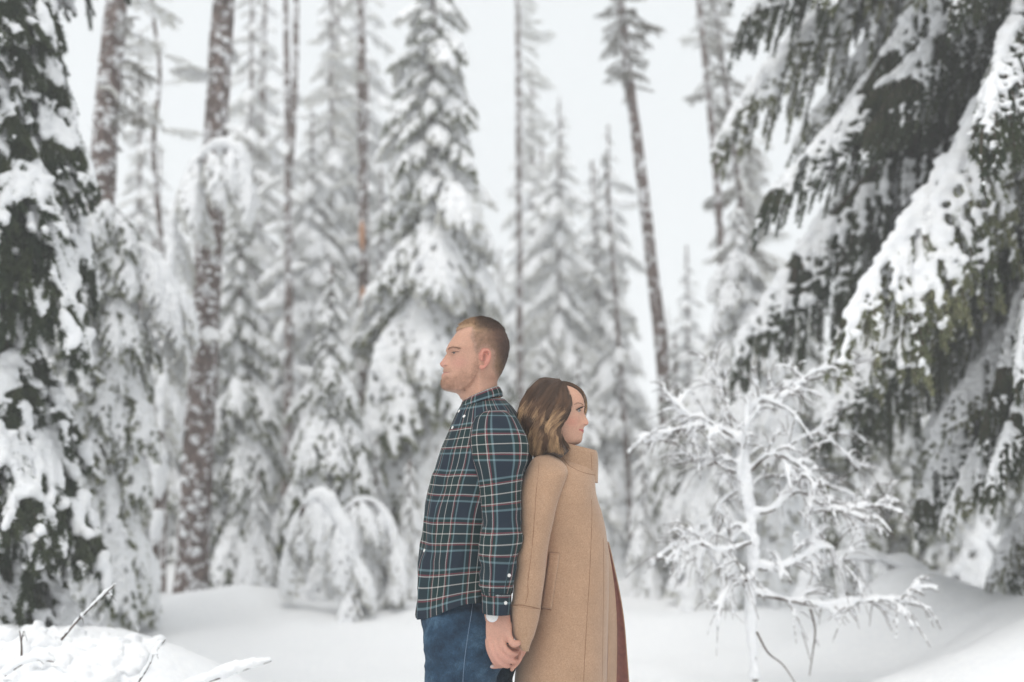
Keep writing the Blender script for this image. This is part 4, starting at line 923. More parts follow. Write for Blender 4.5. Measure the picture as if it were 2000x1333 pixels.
# ------------------------------------------------------------------ snow laden boughs
def remesh_snow(C, R, vox, seed, lump=.25, ico_=ICO1, it=2):
    g = G(); blobs(g, C, R, ico_); o = bake(g, [('REMESH', dict(mode='VOXEL', voxel_size=vox)), ('SMOOTH', dict(factor=.5, iterations=2))])
    V = o.verts(); k = lump*vox*2.4; o.V = [V+o.N*(k*fbm(V/(vox*3.0), seed, 3))[:,None]]; return o
def bough(seed, L=1.0, nt=26, tl=.42, ang=55, hang=.5, droop=.35, lift=.10, rs=.028, cover=.8, sub=5, nl=.022, nw=.006, dens=34, vox=.012, stem_r=.010, env=None, flat=.7, snow=True, stem_snow=1.0, grav=.3, off=.45):
    """one conifer branch growing along +X: returns needles+wood geometry and the snow lying on it"""
    r = np.random.default_rng(seed); GR = np.array([math.sin(grav), 0, -math.cos(grav)])
    ts = np.linspace(0, 1, 16); wob = np.cumsum(r.normal(0, .010, 16))*L
    st = np.stack([L*(ts-.10*droop*ts**3), wob, L*(lift*ts*(1-ts)*2-droop*ts**1.8)], 1)
    g = G(); tube(g, st, np.interp(ts, [0, 1], [stem_r, stem_r*.3]), 6, m=1)
    T = nrm(np.gradient(st, axis=0)); env = env or (lambda t: (.45+.75*math.sin(math.pi*min(1, t*1.05+.08)**.8))*(1.0 if t < .8 else (1.25-t)/.45))
    tw = []                                                          # (points, size)
    for i in range(nt):
        t = .07+.93*(i+.5)/nt; t = min(1, t+r.uniform(-.01, .01)); k = t*15; a = int(min(14, k)); p0 = st[a]+(st[a+1]-st[a])*(k-a); Td = T[a]
        s = 1 if i % 2 else -1; al = math.radians(ang+r.uniform(-12, 12))*(1 if t < .9 else .5); S = nrm(np.array([-Td[1]*0, s, 0.0])-Td*0)
        d = math.cos(al)*Td+math.sin(al)*S; ln = tl*L*env(t)*r.uniform(.8, 1.15); hh_ = hang*r.uniform(.7, 1.3)
        q = np.linspace(0, 1, 8)[:,None]; out = q-hh_*.28*q*q
        pts = p0+d*ln*out+GR*ln*hh_*q**1.5; tw.append((pts, ln, 1.0))
        if sub:
            for j in range(sub):
                u = .2+.75*(j+.5)/sub; a2 = int(u*7); b0 = pts[a2]+(pts[min(7, a2+1)]-pts[a2])*(u*7-a2); td = nrm(pts[min(7, a2+1)]-pts[a2]); s2 = 1 if j % 2 else -1
                sd = nrm(np.cross(td, [0, 0, 1.0]))*s2; dd = nrm(td*.75+sd*.75+GR*(.15+.5*hh_)); l2 = ln*.36*(1-u*.45)*r.uniform(.7, 1.2)
                q2 = np.linspace(0, 1, 5)[:,None]; pp = b0+dd*l2*q2+GR*l2*.35*hh_*q2**1.6; tw.append((pp, l2, .6))
    striptubes(g, np.array([catmull(p, 5) for p, l, w in tw]), np.array([np.linspace(.0035, .0015, 5)*(w+.2) for p, l, w in tw]), 3, m=1)
    B, D = [], []
    for p, l, w in tw+[(st, L, 1)]:
        n = max(3, int(dens*l/.1*.1*10)); u = r.uniform(0, 1, n)*(len(p)-1.001); a = u.astype(int); f_ = (u-a)[:,None]; b0 = p[a]*(1-f_)+p[a+1]*f_
        td = nrm(p[a+1]-p[a]); rd = nrm(r.normal(0, 1, (n, 3))*np.array([1, 1, .6])+np.array([0, 0, -.25])); B.append(b0); D.append(nrm(td*.9+rd*.9))
    B, D = np.concatenate(B), np.concatenate(D); n = len(B); Ls = nl*r.uniform(.6, 1.3, n)[:,None]; side = nrm(np.cross(D, r.normal(0, 1, (n, 3))))
    V = np.stack([B-side*nw*.5, B+side*nw*.5, B+D*Ls], 1).reshape(-1, 3); g.add(V, np.arange(n*3).reshape(-1, 3), 0)
    if not snow: return g, None
    C, R = [], []
    for p, l, w in tw+[(st, L, 1.5*stem_snow)]:
        n = max(3, int(l/(rs*.55))); u = np.linspace(.04, 1, n)*(len(p)-1.001); a = u.astype(int); f_ = (u-a)[:,None]; b0 = p[a]*(1-f_)+p[a+1]*f_
        slope = np.abs(nrm(p[a+1]-p[a])@GR); nn = vnoise(b0/(.09*max(L, .5))+seed*3.1, seed)*.5+.5
        kp = (nn < cover*(1.12-.35*slope)) ; rr = rs*(.65+.7*nn[::1])*(.6+.4*w)*np.interp(u/(len(p)-1), [0, .7, 1], [1, 1, .55])*(1-.35*slope)
        rr = rr*r.uniform(.7, 1.25, len(rr)); b0 = b0+r.normal(0, .28, b0.shape)*rr[:,None]*[1, 1, .3]-GR*(rr*off)[:,None]
        C.append(b0[kp]); R.append(np.stack([rr, rr, rr*flat], 1)[kp])
    return g, remesh_snow(np.concatenate(C), np.concatenate(R), vox, seed)
def bough_meshes(name, params, n, seed0, needles=M_needle, split=True):
    out = []
    for k in range(n):
        g, s = bough(seed0+k*7, **params)
        if split: out.append((g.mesh(name, [needles, M_twig]), s.mesh(name+'_snow', [M_snow])))
        else:
            if s is not None: join(g, s, 2)
            out.append((g.mesh(name, [needles, M_twig, M_snow]), None))
    return out
# heavy paws of the near spruce, hanging curtains of the near right spruce, and three sizes for the trees behind
PAW = bough_meshes('bough', dict(L=1.0, nt=30, tl=.38, hang=.85, droop=.55, rs=.034, cover=.74, sub=5, nl=.024, nw=.0055, dens=330, vox=.0105), 4, 100)
CURT = bough_meshes('bough', dict(L=1.0, nt=84, tl=.105, ang=70, hang=2.0, droop=.16, lift=.05, rs=.0140, cover=.80, sub=3, nl=.013, nw=.0030, dens=520, vox=.0052, stem_r=.008, stem_snow=2.2, grav=.68, env=lambda t: .6+.7*math.sin(math.pi*min(1, t*.98+.1))**.8), 4, 200)
CURTW = bough_meshes('bough', dict(L=1.0, nt=60, tl=.13, ang=62, hang=1.6, droop=.20, lift=.05, rs=.0185, cover=1.25, sub=3, nl=.013, nw=.0030, dens=380, vox=.0062, stem_r=.008, stem_snow=2.0, grav=.6, env=lambda t: .6+.7*math.sin(math.pi*min(1, t*.98+.1))**.8), 3, 250, M_needle_mid)
MID = bough_meshes('bough', dict(L=1.0, nt=24, tl=.36, hang=.9, droop=.50, rs=.038, cover=.90, sub=3, nl=.040, nw=.010, dens=90, vox=.015, flat=.95, off=.2), 4, 300, M_needle_mid, split=False)
WHITE = bough_meshes('bough', dict(L=1.0, nt=22, tl=.36, hang=.9, droop=.50, rs=.042, cover=1.15, sub=3, nl=.045, nw=.012, dens=60, vox=.017, flat=1.0, off=.15), 3, 400, M_needle_pale, split=False)
FROST = bough_meshes('bough', dict(L=1.0, nt=16, tl=.40, hang=.6, droop=.30, rs=.030, cover=.72, sub=4, nl=.045, nw=.010, dens=34, vox=.017, flat=.95, off=.1), 3, 500, M_needle_pale, split=False)

TUFT = bough_meshes('bough', dict(L=1.0, nt=16, tl=.40, hang=.8, droop=.35, rs=.026, cover=.58, sub=4, nl=.040, nw=.010, dens=70, vox=.016, flat=.9, off=.3), 3, 600, M_needle_dull, split=False)

def trunk_mesh(name, pts, r0, r1, seed, sides=16, snow=0.0, scars=()):
    pts = catmull(np.array(pts, float), 60); k = len(pts); g = G()
    rad = np.linspace(r0, r1, k); rad[:4] *= np.array([1.35, 1.2, 1.1, 1.04]); tube(g, pts, rad, sides, m=0)
    V = g.verts(); nn = fbm(V*np.array([9, 9, 4]), seed, 2); d = np.zeros_like(V)
    ax = np.interp(V[:,2], pts[:,2], pts[:,0]); ay = np.interp(V[:,2], pts[:,2], pts[:,1]); rd = np.stack([V[:,0]-ax, V[:,1]-ay, 0*ax], 1)
    g2 = G(); g2.add(V+rd*(.10*nn)[:,None], g.F[0][0]); [g2.F.append((f_, 0)) for f_, _ in g.F[1:]]
    if snow:
        r = np.random.default_rng(seed); n = int(snow*np.linalg.norm(pts[-1]-pts[0])*85); u = r.uniform(0, k-1.01, n); a = u.astype(int); th = r.uniform(0, 6.283, n)
        c = pts[a]+np.stack([np.cos(th)*rad[a]*.95, np.sin(th)*rad[a]*.95, r.uniform(-.05, .05, n)], 1); s = np.minimum(r.uniform(.25, 1, n)**2*rad[a]*.36, .045)
        kp = vnoise(c*np.array([3.5, 3.5, 2.6]), seed+5) > .05; blobs(g2, c[kp], np.stack([s, s, s*r.uniform(.5, 1.1, n)], 1)[kp], ICO1, 1)
    return g2.mesh(name, [M_bark, M_snow])
def vecrot(az, pitch, roll=0):
    return (Matrix.Rotation(az, 4, 'Z') @ Matrix.Rotation(pitch, 4, 'Y') @ Matrix.Rotation(roll, 4, 'X')).to_euler()
def conifer(name, label, cat, base, top, r0, r1, boughs, n, z0, z1, reach, pitch=(.1, .5), seed=0, az=(0, 2*math.pi), group=None, snow=.5, stretch=.9, flat_r=0.0, jit=.25, extra=()):
    """base, top: world points of the trunk's ends; reach(t) = branch length, t from 0 at z0 to 1 at z1"""
    base, top = np.array(base, float), np.array(top, float); r = np.random.default_rng(seed+1000)
    n = int(n*(1.3 if boughs is MID or boughs is WHITE else 1)); root = empty(name, tuple(base), label, cat, group); rel = top-base
    mid = rel*.5+np.array([r.uniform(-.04, .04), 0, 0])
    link('trunk', trunk_mesh('trunk', [[0, 0, -.25], mid*.5, mid, rel*.75, rel], r0, r1, seed, snow=snow), root)
    for i in range(n):
        t = (i+.5)/n; t = t if flat_r else t; h = (z0+(z1-z0)*t); p = rel*(h/rel[2]); L = reach(t)*r.uniform(1-jit, 1+jit)
        a = az[0]+(az[1]-az[0])*((i*.61803+r.uniform(-.05, .05)) % 1.0); pt = pitch[0]+(pitch[1]-pitch[0])*(1-t)+r.uniform(-.15, .15)
        k = r.integers(len(boughs)); me, sn = boughs[k]; ob = link('bough', me, root, tuple(p)); ob.rotation_euler = vecrot(a, pt, r.uniform(-.2, .2)); w = L*r.uniform(.85, 1.2)*stretch
        ob.scale = (L, w*(1 if r.random() < .5 else -1), w)
        if sn is not None: link('bough_snow', sn, ob, kind='stuff')
    return root
def onground(px, Y):
    x = P(px, 900, Y)[0]; return np.array([x, Y, gz(x, Y)])
# ------------------------------------------------------------------ the trees, from near to far
# dark spruce at the left edge
b = np.array([-3.55, 5.35, gz(-3.55, 5.35)])
conifer('spruce_tree', 'dark green spruce with thick snow pads, at the left edge beside the snow bank', 'tree', b, b+[.1, .2, 7.5], .13, .05, PAW, 96, .25, 6.6,
        lambda t: 1.62-.75*t, pitch=(.05, .35), seed=1, az=(-2.1, 1.2), snow=.1, stretch=1.15, jit=.2)
# drooping spruce right behind it
b = onground(205, 7.6); tp = P(215, 380, 7.8)
conifer('spruce_tree', 'snow bowed pale spruce between the dark left spruce and the thickest trunk', 'tree', b, tp, .09, .03, MID, 84, .35, (tp-b)[2]-.05,
        lambda t: 1.05-.60*t, pitch=(.45, .95), seed=2, snow=.3, stretch=.8)
# big right spruce with hanging curtains
b = np.array([3.75, 6.3, gz(3.75, 6.3)])
conifer('spruce_tree', 'big drooping spruce with dark hanging twigs and long snow topped branches, filling the right edge', 'tree', b, b+[.2, .3, 9.0], .19, .08, CURT+CURTW, 112, .9, 7.6,
        lambda t: float(np.interp(t, [0, .18, .22, .4, 1], [1.35, 1.6, 2.05, 2.75, 2.5])), pitch=(.44, .80), seed=3, az=(1.75, 5.3), snow=.1, stretch=.85, jit=.22)
# tall bare trunks
def pine(label, pts, Y, w0, w1, seed, boughs=FROST, n=0, z0=0, z1=0, reach=lambda t: 1, snow=.6, name='pine_tree', pitch=(-.1, .3), scars=(), group=None, az=(0, 6.283), top_extra=2.0):
    """pts: photograph points from the foot upwards; w0, w1 trunk width in photograph pixels"""
    base = onground(pts[0][0], Y); pp = [base-[0, 0, .3]]+[P(x, y, Y) for x, y in pts[1:]]; d = nrm(pp[-1]-pp[-2]); pp.append(pp[-1]+d*top_extra)
    root = empty(name, tuple(base), label, 'tree', group)
    link('trunk', trunk_mesh('trunk', [p-base for p in pp], w0/2/FPX*Y, w1/2/FPX*Y, seed, snow=snow), root)
    r = np.random.default_rng(seed); cp = catmull(np.array(pp), 200); n = int(n*1.5)
    for i in range(n):
        t = (i+.5)/n; h = base[2]+z0+(z1-z0)*t; a = np.argmin(np.abs(cp[:,2]-h)); L = .8*reach(t)*r.uniform(.4, 1.4); an = az[0]+(az[1]-az[0])*((i*.618+r.uniform(-.06, .06)) % 1)
        me, sn = boughs[r.integers(len(boughs))]; ob = link('bough', me, root, tuple(cp[a]-base)); ob.rotation_euler = vecrot(an, pitch[0]+(pitch[1]-pitch[0])*(1-t)+r.uniform(-.45, .45), r.uniform(-.8, .8)); w = L*r.uniform(.4, .75); ob.scale = (L, w, w)
    for (x, y, hh_) in scars:
        g = G(); c = [P(x, y-hh_/2, Y)-[0, w0*.42/FPX*Y, 0], P(x, y, Y)-[0, w0*.46/FPX*Y, 0], P(x+1, y+hh_/2, Y)-[0, w0*.42/FPX*Y, 0]]
        tube(g, catmull(np.array(c), 8), np.array([.3, .8, 1, 1, 1, .9, .7, .3])*w0*.22/FPX*Y, 8); put('bark_scar', g, M_scar, root)
    return root
pine('tall pine with a leaning snow plastered trunk, rising behind the dark left spruce', [(178,1170),(188,620),(205,260),(228,0)], 9.0, 54, 42, 11, n=22, z0=4.2, z1=7.5, reach=lambda t: .6, boughs=FROST+TUFT, az=(-1.2, 1.6))
pine('thickest reddish brown trunk with snow patches, left of the couple', [(383,1180),(392,800),(412,420),(437,0)], 9.6, 62, 38, 12, n=9, z0=1.0, z1=6.5, reach=lambda t: .42, boughs=WHITE, snow=1.1)
pine('thin forked pine with two parallel stems above its fork', [(562,1100),(564,700),(563,420),(561,200),(558,0)], 14, 20, 8, 13, n=16, z0=1.5, z1=7, reach=lambda t: .6, snow=.9, boughs=WHITE)
g = G(); tube(g, catmull(np.array([P(566,330,14), P(572,260,14), P(577,120,14), P(579,-60,14)]), 20), .045, 8); put('trunk', g, M_bark, bpy.data.objects['pine_tree.002'])
pine('slim pine trunk with two orange bare wood scars above the couple', [(704,1150),(709,800),(710,450),(706,200),(706,0)], 12.5, 27, 13, 14, n=34, z0=1.6, z1=8.5, reach=lambda t: .5, scars=[(709,465,60),(711,585,46)], boughs=FROST, snow=.8, az=(1.5, 5.0))
pine('straight slim trunk directly above the man', [(1016,1100),(1015,700),(1013,300),(1011,0)], 16, 14, 9, 15, n=34, z0=6.0, z1=11, reach=lambda t: .6, snow=.8, az=(-1.0, 1.0))
pine('leaning pine with a tufted frosted top, above the woman to the right', [(1312,1060),(1298,760),(1262,420),(1232,180),(1212,0)], 12.0, 30, 13, 16, n=46, z0=6.0, z1=8.7, reach=lambda t: .4+.4*t, snow=.9, pitch=(-.2, .25), boughs=TUFT)
pine('dark slim trunk of the leaning pair at the upper right', [(1440,1100),(1420,700),(1403,400),(1383,180),(1364,0)], 13.5, 18, 8, 17, n=26, z0=5.4, z1=9.3, reach=lambda t: .42, snow=.6, az=(-1.4, 1.4), boughs=TUFT)
pine('feathery frosted pine leaning beside the dark slim trunk at the upper right', [(1500,1080),(1478,640),(1448,400),(1415,150),(1393,0)], 14.5, 16, 8, 18, n=70, z0=4.2, z1=10.2, reach=lambda t: .75-.35*t, boughs=FROST+TUFT, snow=.8)
pine('thin crooked grey stem right of the woman', [(1235,1100),(1222,860),(1206,640),(1190,420)], 13, 12, 5, 19, n=14, z0=1.5, z1=5.5, reach=lambda t: .5, snow=.8, boughs=WHITE, top_extra=.6)
pine('slender broken snag with bare crooked twigs, between the two left trunks', [(330,1130),(322,600),(300,300),(312,150),(296,0)], 11, 12, 6, 20, n=14, z0=4.2, z1=8, reach=lambda t: .5, snow=.5)
# middle distance spruces
def spruce(label, px, ytop, Y, reach0, n, seed, boughs=MID, r0=.11, z0=.5, pitch=(.1, .55), shape=.85, px_top=None, stretch=.85, group=None, name='spruce_tree', snow=.4):
    b = onground(px, Y); t_ = P(px_top or px, ytop, Y)
    return conifer(name, label, 'tree', b, t_, r0, .015, boughs, n, z0, (t_-b)[2]-.02, lambda t: max(.12, reach0*(1-t)**shape), pitch=pitch, seed=seed, group=group, stretch=stretch, snow=snow, jit=.42)
spruce('tallest full spruce with heavy snow, its crown just above the man', 838, -200, 11.0, 1.3, 180, 31, r0=.14, z0=.9, px_top=850, shape=.72, boughs=MID+WHITE)
spruce('young dark green spruce left of the man, its boughs sweeping down', 648, 520, 9.8, 1.0, 76, 32, r0=.07, z0=.45, pitch=(.25, .75))
spruce('snowy spruce with a visible slim brown trunk, beside the thickest trunk', 470, 300, 11.4, .95, 100, 33, r0=.08, z0=.6, boughs=MID)
spruce('white crowned spruce standing behind the forked pine', 610, 210, 15, 1.5, 110, 34, boughs=WHITE, r0=.09)
spruce('broad snow covered spruce behind the bare sapling on the right', 1440, 400, 9.8, 1.35, 120, 35, boughs=WHITE, r0=.12, z0=.45, pitch=(.3, .8), shape=.7)
spruce('narrow snowy spruce with dark trunk left of the broad right spruce', 1318, 660, 10.6, .75, 56, 36, boughs=MID, r0=.09, z0=.3, pitch=(.3, .8))
spruce('spruce with dark twig ends standing between the broad spruce and the right edge', 1560, 470, 11.2, 1.2, 84, 37, boughs=MID, r0=.09, pitch=(.2, .6))
spruce('small white spruce just right of the woman, half hidden by haze', 1205, 560, 14, 1.0, 70, 38, boughs=WHITE, r0=.07)
spruce('white spruce between the tallest spruce and the scarred pine', 745, 330, 13.5, 1.05, 90, 39, boughs=WHITE, r0=.08)
spruce('snowy spruce behind the man\'s head', 925, 380, 13, 1.15, 84, 40, boughs=MID, r0=.08)
spruce('pale spruce in the gap between the bowed spruce and the thickest trunk', 300, 470, 13, 1.1, 80, 41, boughs=WHITE, r0=.08)
spruce('white spruce seen behind the right curtain spruce', 1720, 260, 13, 1.5, 90, 42, boughs=MID, r0=.1)
spruce('white spruce behind the dark left spruce', 60, 150, 12, 1.4, 90, 43, boughs=WHITE, r0=.1)
spruce('small snow buried spruce at the foot of the broad right spruce', 1395, 830, 9.0, .6, 40, 44, boughs=WHITE, r0=.05, z0=.2, pitch=(.5, .95), snow=.2)
spruce('snowy spruce low behind the woman\'s coat', 1130, 700, 11.5, .95, 60, 45, boughs=WHITE, r0=.06, z0=.3)
spruce('small snow heaped fir at the mound left of the bent young conifer', 505, 930, 9.4, .5, 34, 46, boughs=WHITE, r0=.04, z0=.1, pitch=(.5, .95), snow=.2)
spruce('small snow heaped fir close behind the man at hip height', 800, 900, 9.6, .5, 34, 47, boughs=WHITE, r0=.04, z0=.1, pitch=(.5, .95), snow=.2)
spruce('low white fir at the foot of the scarred pine', 735, 860, 10.2, .55, 36, 48, boughs=WHITE, r0=.04, z0=.1, pitch=(.4, .9), snow=.2)
spruce('small white fir between the woman and the leaning pine', 1255, 880, 10.0, .5, 36, 49, boughs=WHITE, r0=.04, z0=.1, pitch=(.4, .9), snow=.2)
spruce('snowy young spruce under the far side of the right spruce, at the right edge', 1985, 900, 9.0, .9, 50, 50, boughs=MID, r0=.06, z0=.15, pitch=(.4, .9))
spruce('pale spruce standing deeper in the wood behind the right spruce', 1890, 500, 12.0, 1.3, 70, 53, boughs=WHITE, r0=.08, z0=.2, pitch=(.3, .8))
for px, yt, Y, re_, n_, sd, lab in ((648, -180, 15.5, 1.0, 120, 81, 'tall loose crowned frosted spruce between the forked pine and the scarred pine'),
                              (492, -160, 15, .85, 110, 82, 'tall loose crowned frosted spruce right of the thickest trunk'),
                              (1092, 190, 18, 1.35, 96, 83, 'full frosted spruce above the woman, its top left of the crooked grey stem'),
                              (1165, 330, 18.5, 1.2, 84, 84, 'frosted spruce just behind the crooked grey stem'),
                              (1462, 150, 16.5, 1.15, 100, 85, 'frosted spruce behind the leaning pair at the upper right'),
                              (275, 60, 15, .8, 80, 86, 'thin frosted spruce in the gap right of the leaning left trunk')):
    spruce(lab, px, yt, Y, re_, n_, sd, boughs=WHITE*2+FROST, r0=.08, z0=1.2, shape=.7, stretch=.75)
# far rows: single crown meshes, haze does the rest
def far_crown(seed, H, reach, n, boughp, name='crown'):
    r = np.random.default_rng(seed); g = G(); src = []
    for k in range(3):
        a, s_ = bough(seed*3+k, **boughp); join(a, s_, 2); src.append((a.verts(), a.F))
    for i in range(n):
        t = (i+.5)/n; V, F_ = src[i % 3]; L = max(.15, reach*(1-t)**.75)*r.uniform(.7, 1.25); e = vecrot(i*2.4+r.uniform(-.3, .3), .15+.4*(1-t)+r.uniform(-.15, .15))
        M_ = np.array(e.to_matrix()); W = (V*np.array([L, L*.9, L*.9]))@M_.T+np.array([0, 0, H*(.18+.81*t)]); off = g.n
        g.V.append(W); g.UV.append(np.zeros((len(W), 2))); g.n += len(W)
        for f_, m_ in F_: g.F.append((f_+off, m_))
    return g.mesh(name, [M_needle_pale, M_twig, M_snow])
fp = dict(L=1.0, nt=10, tl=.42, hang=.6, droop=.4, rs=.085, cover=1.2, flat=1.0, off=.1, sub=0, nl=.10, nw=.03, dens=16, vox=.045)
FC = [(far_crown(700+i, 10, 1.35, 62, fp), 10) for i in range(3)]
FT = [trunk_mesh('trunk', [[0, 0, -.3], [.03, 0, 3], [-.02, 0, 6], [0, 0, 9.8]], .12, .03, 720+i, 10, snow=.3) for i in range(3)]
rf = np.random.default_rng(77)
def far_tree(x, y, H, k, label, group=None, wide=1.0):
    z = gz(x, y); e = empty('spruce_tree', (x, y, z), label, 'tree', group); s = H/10
    e.rotation_euler = (0, 0, rf.uniform(0, 6.28)); e.scale = (s*wide, s*wide, s)
    link('trunk', FT[k % 3], e); link('crown', FC[k % 3][0], e, kind='stuff')
    return e
named = [(1100, 215, 22, 'taller left one of the two pointed hazy spruces above the woman'), (1162, 300, 21, 'right one of the two pointed hazy spruces above the woman'), (1060, 250, 24, 'hazy spruce close behind the straight slim trunk'),
         (1196, 365, 20, 'lower hazy spruce at the right end of the hazy group above the woman'), (490, -60, 17, 'tall pale spruce between the thickest trunk and the forked pine'), (640, -60, 18, 'tall pale spruce just left of the scarred pine'),
         (690, -200, 19, 'tall pale spruce whose crown surrounds the scarred pine'), (1350, 470, 20, 'hazy spruce right of the leaning pine'), (1040, 120, 26, 'faint spruce right of the straight slim trunk'),
         (770, 250, 20, 'faint spruce left of the tallest spruce')]
for i, (px, yt, Y, lab) in enumerate(named):
    b = onground(px, Y); far_tree(b[0], Y, P(px, yt, Y)[2]-b[2], i, lab, wide=1.25)
cnt = 0
for row, (Y, step) in enumerate(((20, 2.2), (25, 2.6), (32, 3.0), (41, 3.6), (54, 4.6))):
    half = Y*.62
    x = -half
    while x < half:
        xx_ = x+rf.uniform(-.9, .9); yy_ = Y+rf.uniform(-2.5, 2.5)
        pxx = pix([xx_, yy_, 0])[0][0]; x += step*rf.uniform(.75, 1.3)
        ht = rf.uniform(6.5, 10.5)*(1+row*.05)
        if row == 0: ht = rf.uniform(7.5, 10.5)
        if 1200 < pxx < 1580: ht = rf.uniform(4.6, 6.6)+row*.3
        if 900 < pxx <= 1200: ht = rf.uniform(6.4, 9.0)+row*.3
        far_tree(xx_, yy_, ht, cnt, 'pale snow covered spruce among the far trees, faded by haze', 'far hazy spruces', wide=rf.uniform(.8, 1.2)); cnt += 1

# ------------------------------------------------------------------ bowed saplings, snow covered bare sapling, twigs
def snow_branch(gw, gs, pts, r0, r1, snow_r, seed, lift=.75, n=None):
    p = catmull(np.array(pts, float), 26); tube(gw, p, np.linspace(r0, r1, 26), 6)
    ln = np.linalg.norm(np.diff(p, axis=0), axis=1).sum(); m_ = max(8, int(ln/(snow_r*.5))); q = catmull(p, m_); nn = vnoise(q*9, seed)*.5+.5
    rr = snow_r*(.5+.85*nn)*np.interp(np.linspace(0, 1, m_), [0, .85, 1], [1, .85, .5]); gs[0].append(q+np.stack([0*rr, 0*rr, rr*lift], 1)); gs[1].append(np.stack([rr*.85, rr*.85, rr], 1))
def twiggy(name, label, cat, base, branches, seed, Y, sub=4, vox=.010, group=None, subL=.35, part='branch', thin=1.0):
    """branches: list of (points in photograph pixels [x, y, dY], wood radius, snow radius)"""
    r = np.random.default_rng(seed); root = empty(name, tuple(base), label, cat, group); gw = G(); gs = ([], [])
    for bi, (pts, wr, sr, ns) in enumerate(branches):
        sr = sr*thin; w = np.array([P(x, y, Y+d) for x, y, d in pts]); w[1:-1] += r.normal(0, .012, (len(w)-2, 3))*(sub > 4); snow_branch(gw, gs, w, wr, wr*.4, sr, seed+bi)
        c = catmull(w, 30); T = nrm(np.gradient(c, axis=0))
        for j in range(ns):
            k_ = int(6+22*(j+.5)/ns); d = nrm(T[k_]*.7+r.normal(0, .55, 3)*np.array([1, 1, .8])+np.array([0, 0, .05])); l = subL*r.uniform(.4, 1.0)*(1-.4*k_/30)
            e = np.array([c[k_], c[k_]+d*l*.5+[0, 0, .02], c[k_]+d*l+np.array([0, 0, -.25*l])]); snow_branch(gw, gs, e, wr*.45, wr*.2, sr*.55, seed+bi*9+j)
            for _q in range(3 if l > .16 else 1):
                d2 = nrm(d+r.normal(0, .6, 3)); m = (e[0]+e[1])/2; snow_branch(gw, gs, [m, m+d2*l*.3, m+d2*l*.55+[0, 0, -.03]], wr*.3, wr*.15, sr*.42, seed+bi*7+j)
    put(part, gw, M_twig, root); sn = remesh_snow(np.concatenate(gs[0]), np.concatenate(gs[1]), vox, seed, .3); put('snow_load', sn, M_snow, root, kind='stuff')
    return root
YB = 5.4
twiggy('bare_sapling', 'bare sapling with every branch coated in thick snow, standing right of the woman', 'tree', onground(1472, YB), [
  ([(1475,1330,0),(1468,1200,0),(1466,1080,0),(1466,980,0),(1458,900,0)], .016, .054, 3),
  ([(1462,1000,0),(1455,920,0),(1448,850,-.02),(1460,790,0)], .009, .034, 6),
  ([(1460,900,0),(1430,860,0),(1390,835,.02),(1350,810,.05),(1300,770,.06)], .008, .026, 12),
  ([(1450,860,0),(1400,830,0),(1340,835,0),(1290,848,0),(1262,870,0)], .008, .027, 12),
  ([(1458,930,0),(1420,920,.05),(1370,900,.1),(1310,910,.1)], .007, .024, 10),
  ([(1448,850,0),(1480,800,0),(1530,770,0),(1580,745,.05),(1650,690,.05)], .009, .028, 12),
  ([(1460,800,0),(1500,780,.1),(1560,750,.1),(1620,735,.1),(1675,720,.1)], .007, .022, 12),
  ([(1466,920,0),(1500,890,-.1),(1540,890,-.1),(1580,940,-.1),(1590,965,-.1)], .008, .026, 12),
  ([(1468,1005,0),(1510,990,0),(1560,960,0),(1600,990,0),(1660,1008,0),(1720,1040,0)], .008, .026, 13),
  ([(1468,1110,0),(1510,1112,0),(1560,1098,0),(1610,1060,0)], .010, .036, 9),
  ([(1470,1160,0),(1530,1172,0),(1600,1182,0),(1680,1178,0),(1740,1170,0),(1815,1190,0)], .009, .028, 15),
  ([(1468,1060,-.05),(1420,1080,-.1),(1360,1075,-.1),(1300,1100,-.1)], .007, .024, 12),
  ([(1470,1130,-.05),(1430,1150,-.1),(1390,1190,-.15)], .006, .022, 6),
  ([(1462,960,.1),(1500,930,.2),(1560,925,.25),(1640,960,.25),(1700,985,.25)], .007, .022, 12),
  ([(1452,850,.1),(1420,790,.15),(1400,740,.2),(1380,700,.2)], .006, .020, 10),
  ([(1560,1000,0),(1600,1040,0),(1640,1090,0),(1690,1150,0)], .006, .020, 9),
  ([(1440,960,.1),(1400,1000,.15),(1370,1060,.15),(1360,1120,.15)], .006, .026, 9),
  ([(1540,870,.15),(1600,850,.2),(1640,880,.2),(1690,930,.2)], .006, .024, 10),
  ([(1590,1000,0),(1680,1000,.05),(1740,985,.05)], .006, .020, 7),
], 51, YB, vox=.0095, subL=.42, thin=.80, sub=8)
twiggy('bare_twig', 'thin dark twig poking out of the snow at the foot of the bare sapling', 'twig', onground(1500, 5.0), [([(1478,1235,0),(1500,1275,0),(1530,1300,0),(1560,1345,-.05)], .006, .004, 0)], 52, 5.0, vox=.004)
twiggy('bare_twig', 'thin dark twig hanging down to the snow under the lowest sapling branch', 'twig', onground(1590, 5.3), [([(1583,1190,0),(1592,1230,0),(1588,1270,0),(1581,1320,0)], .006, .0045, 1)], 53, 5.3, vox=.004, subL=.1)
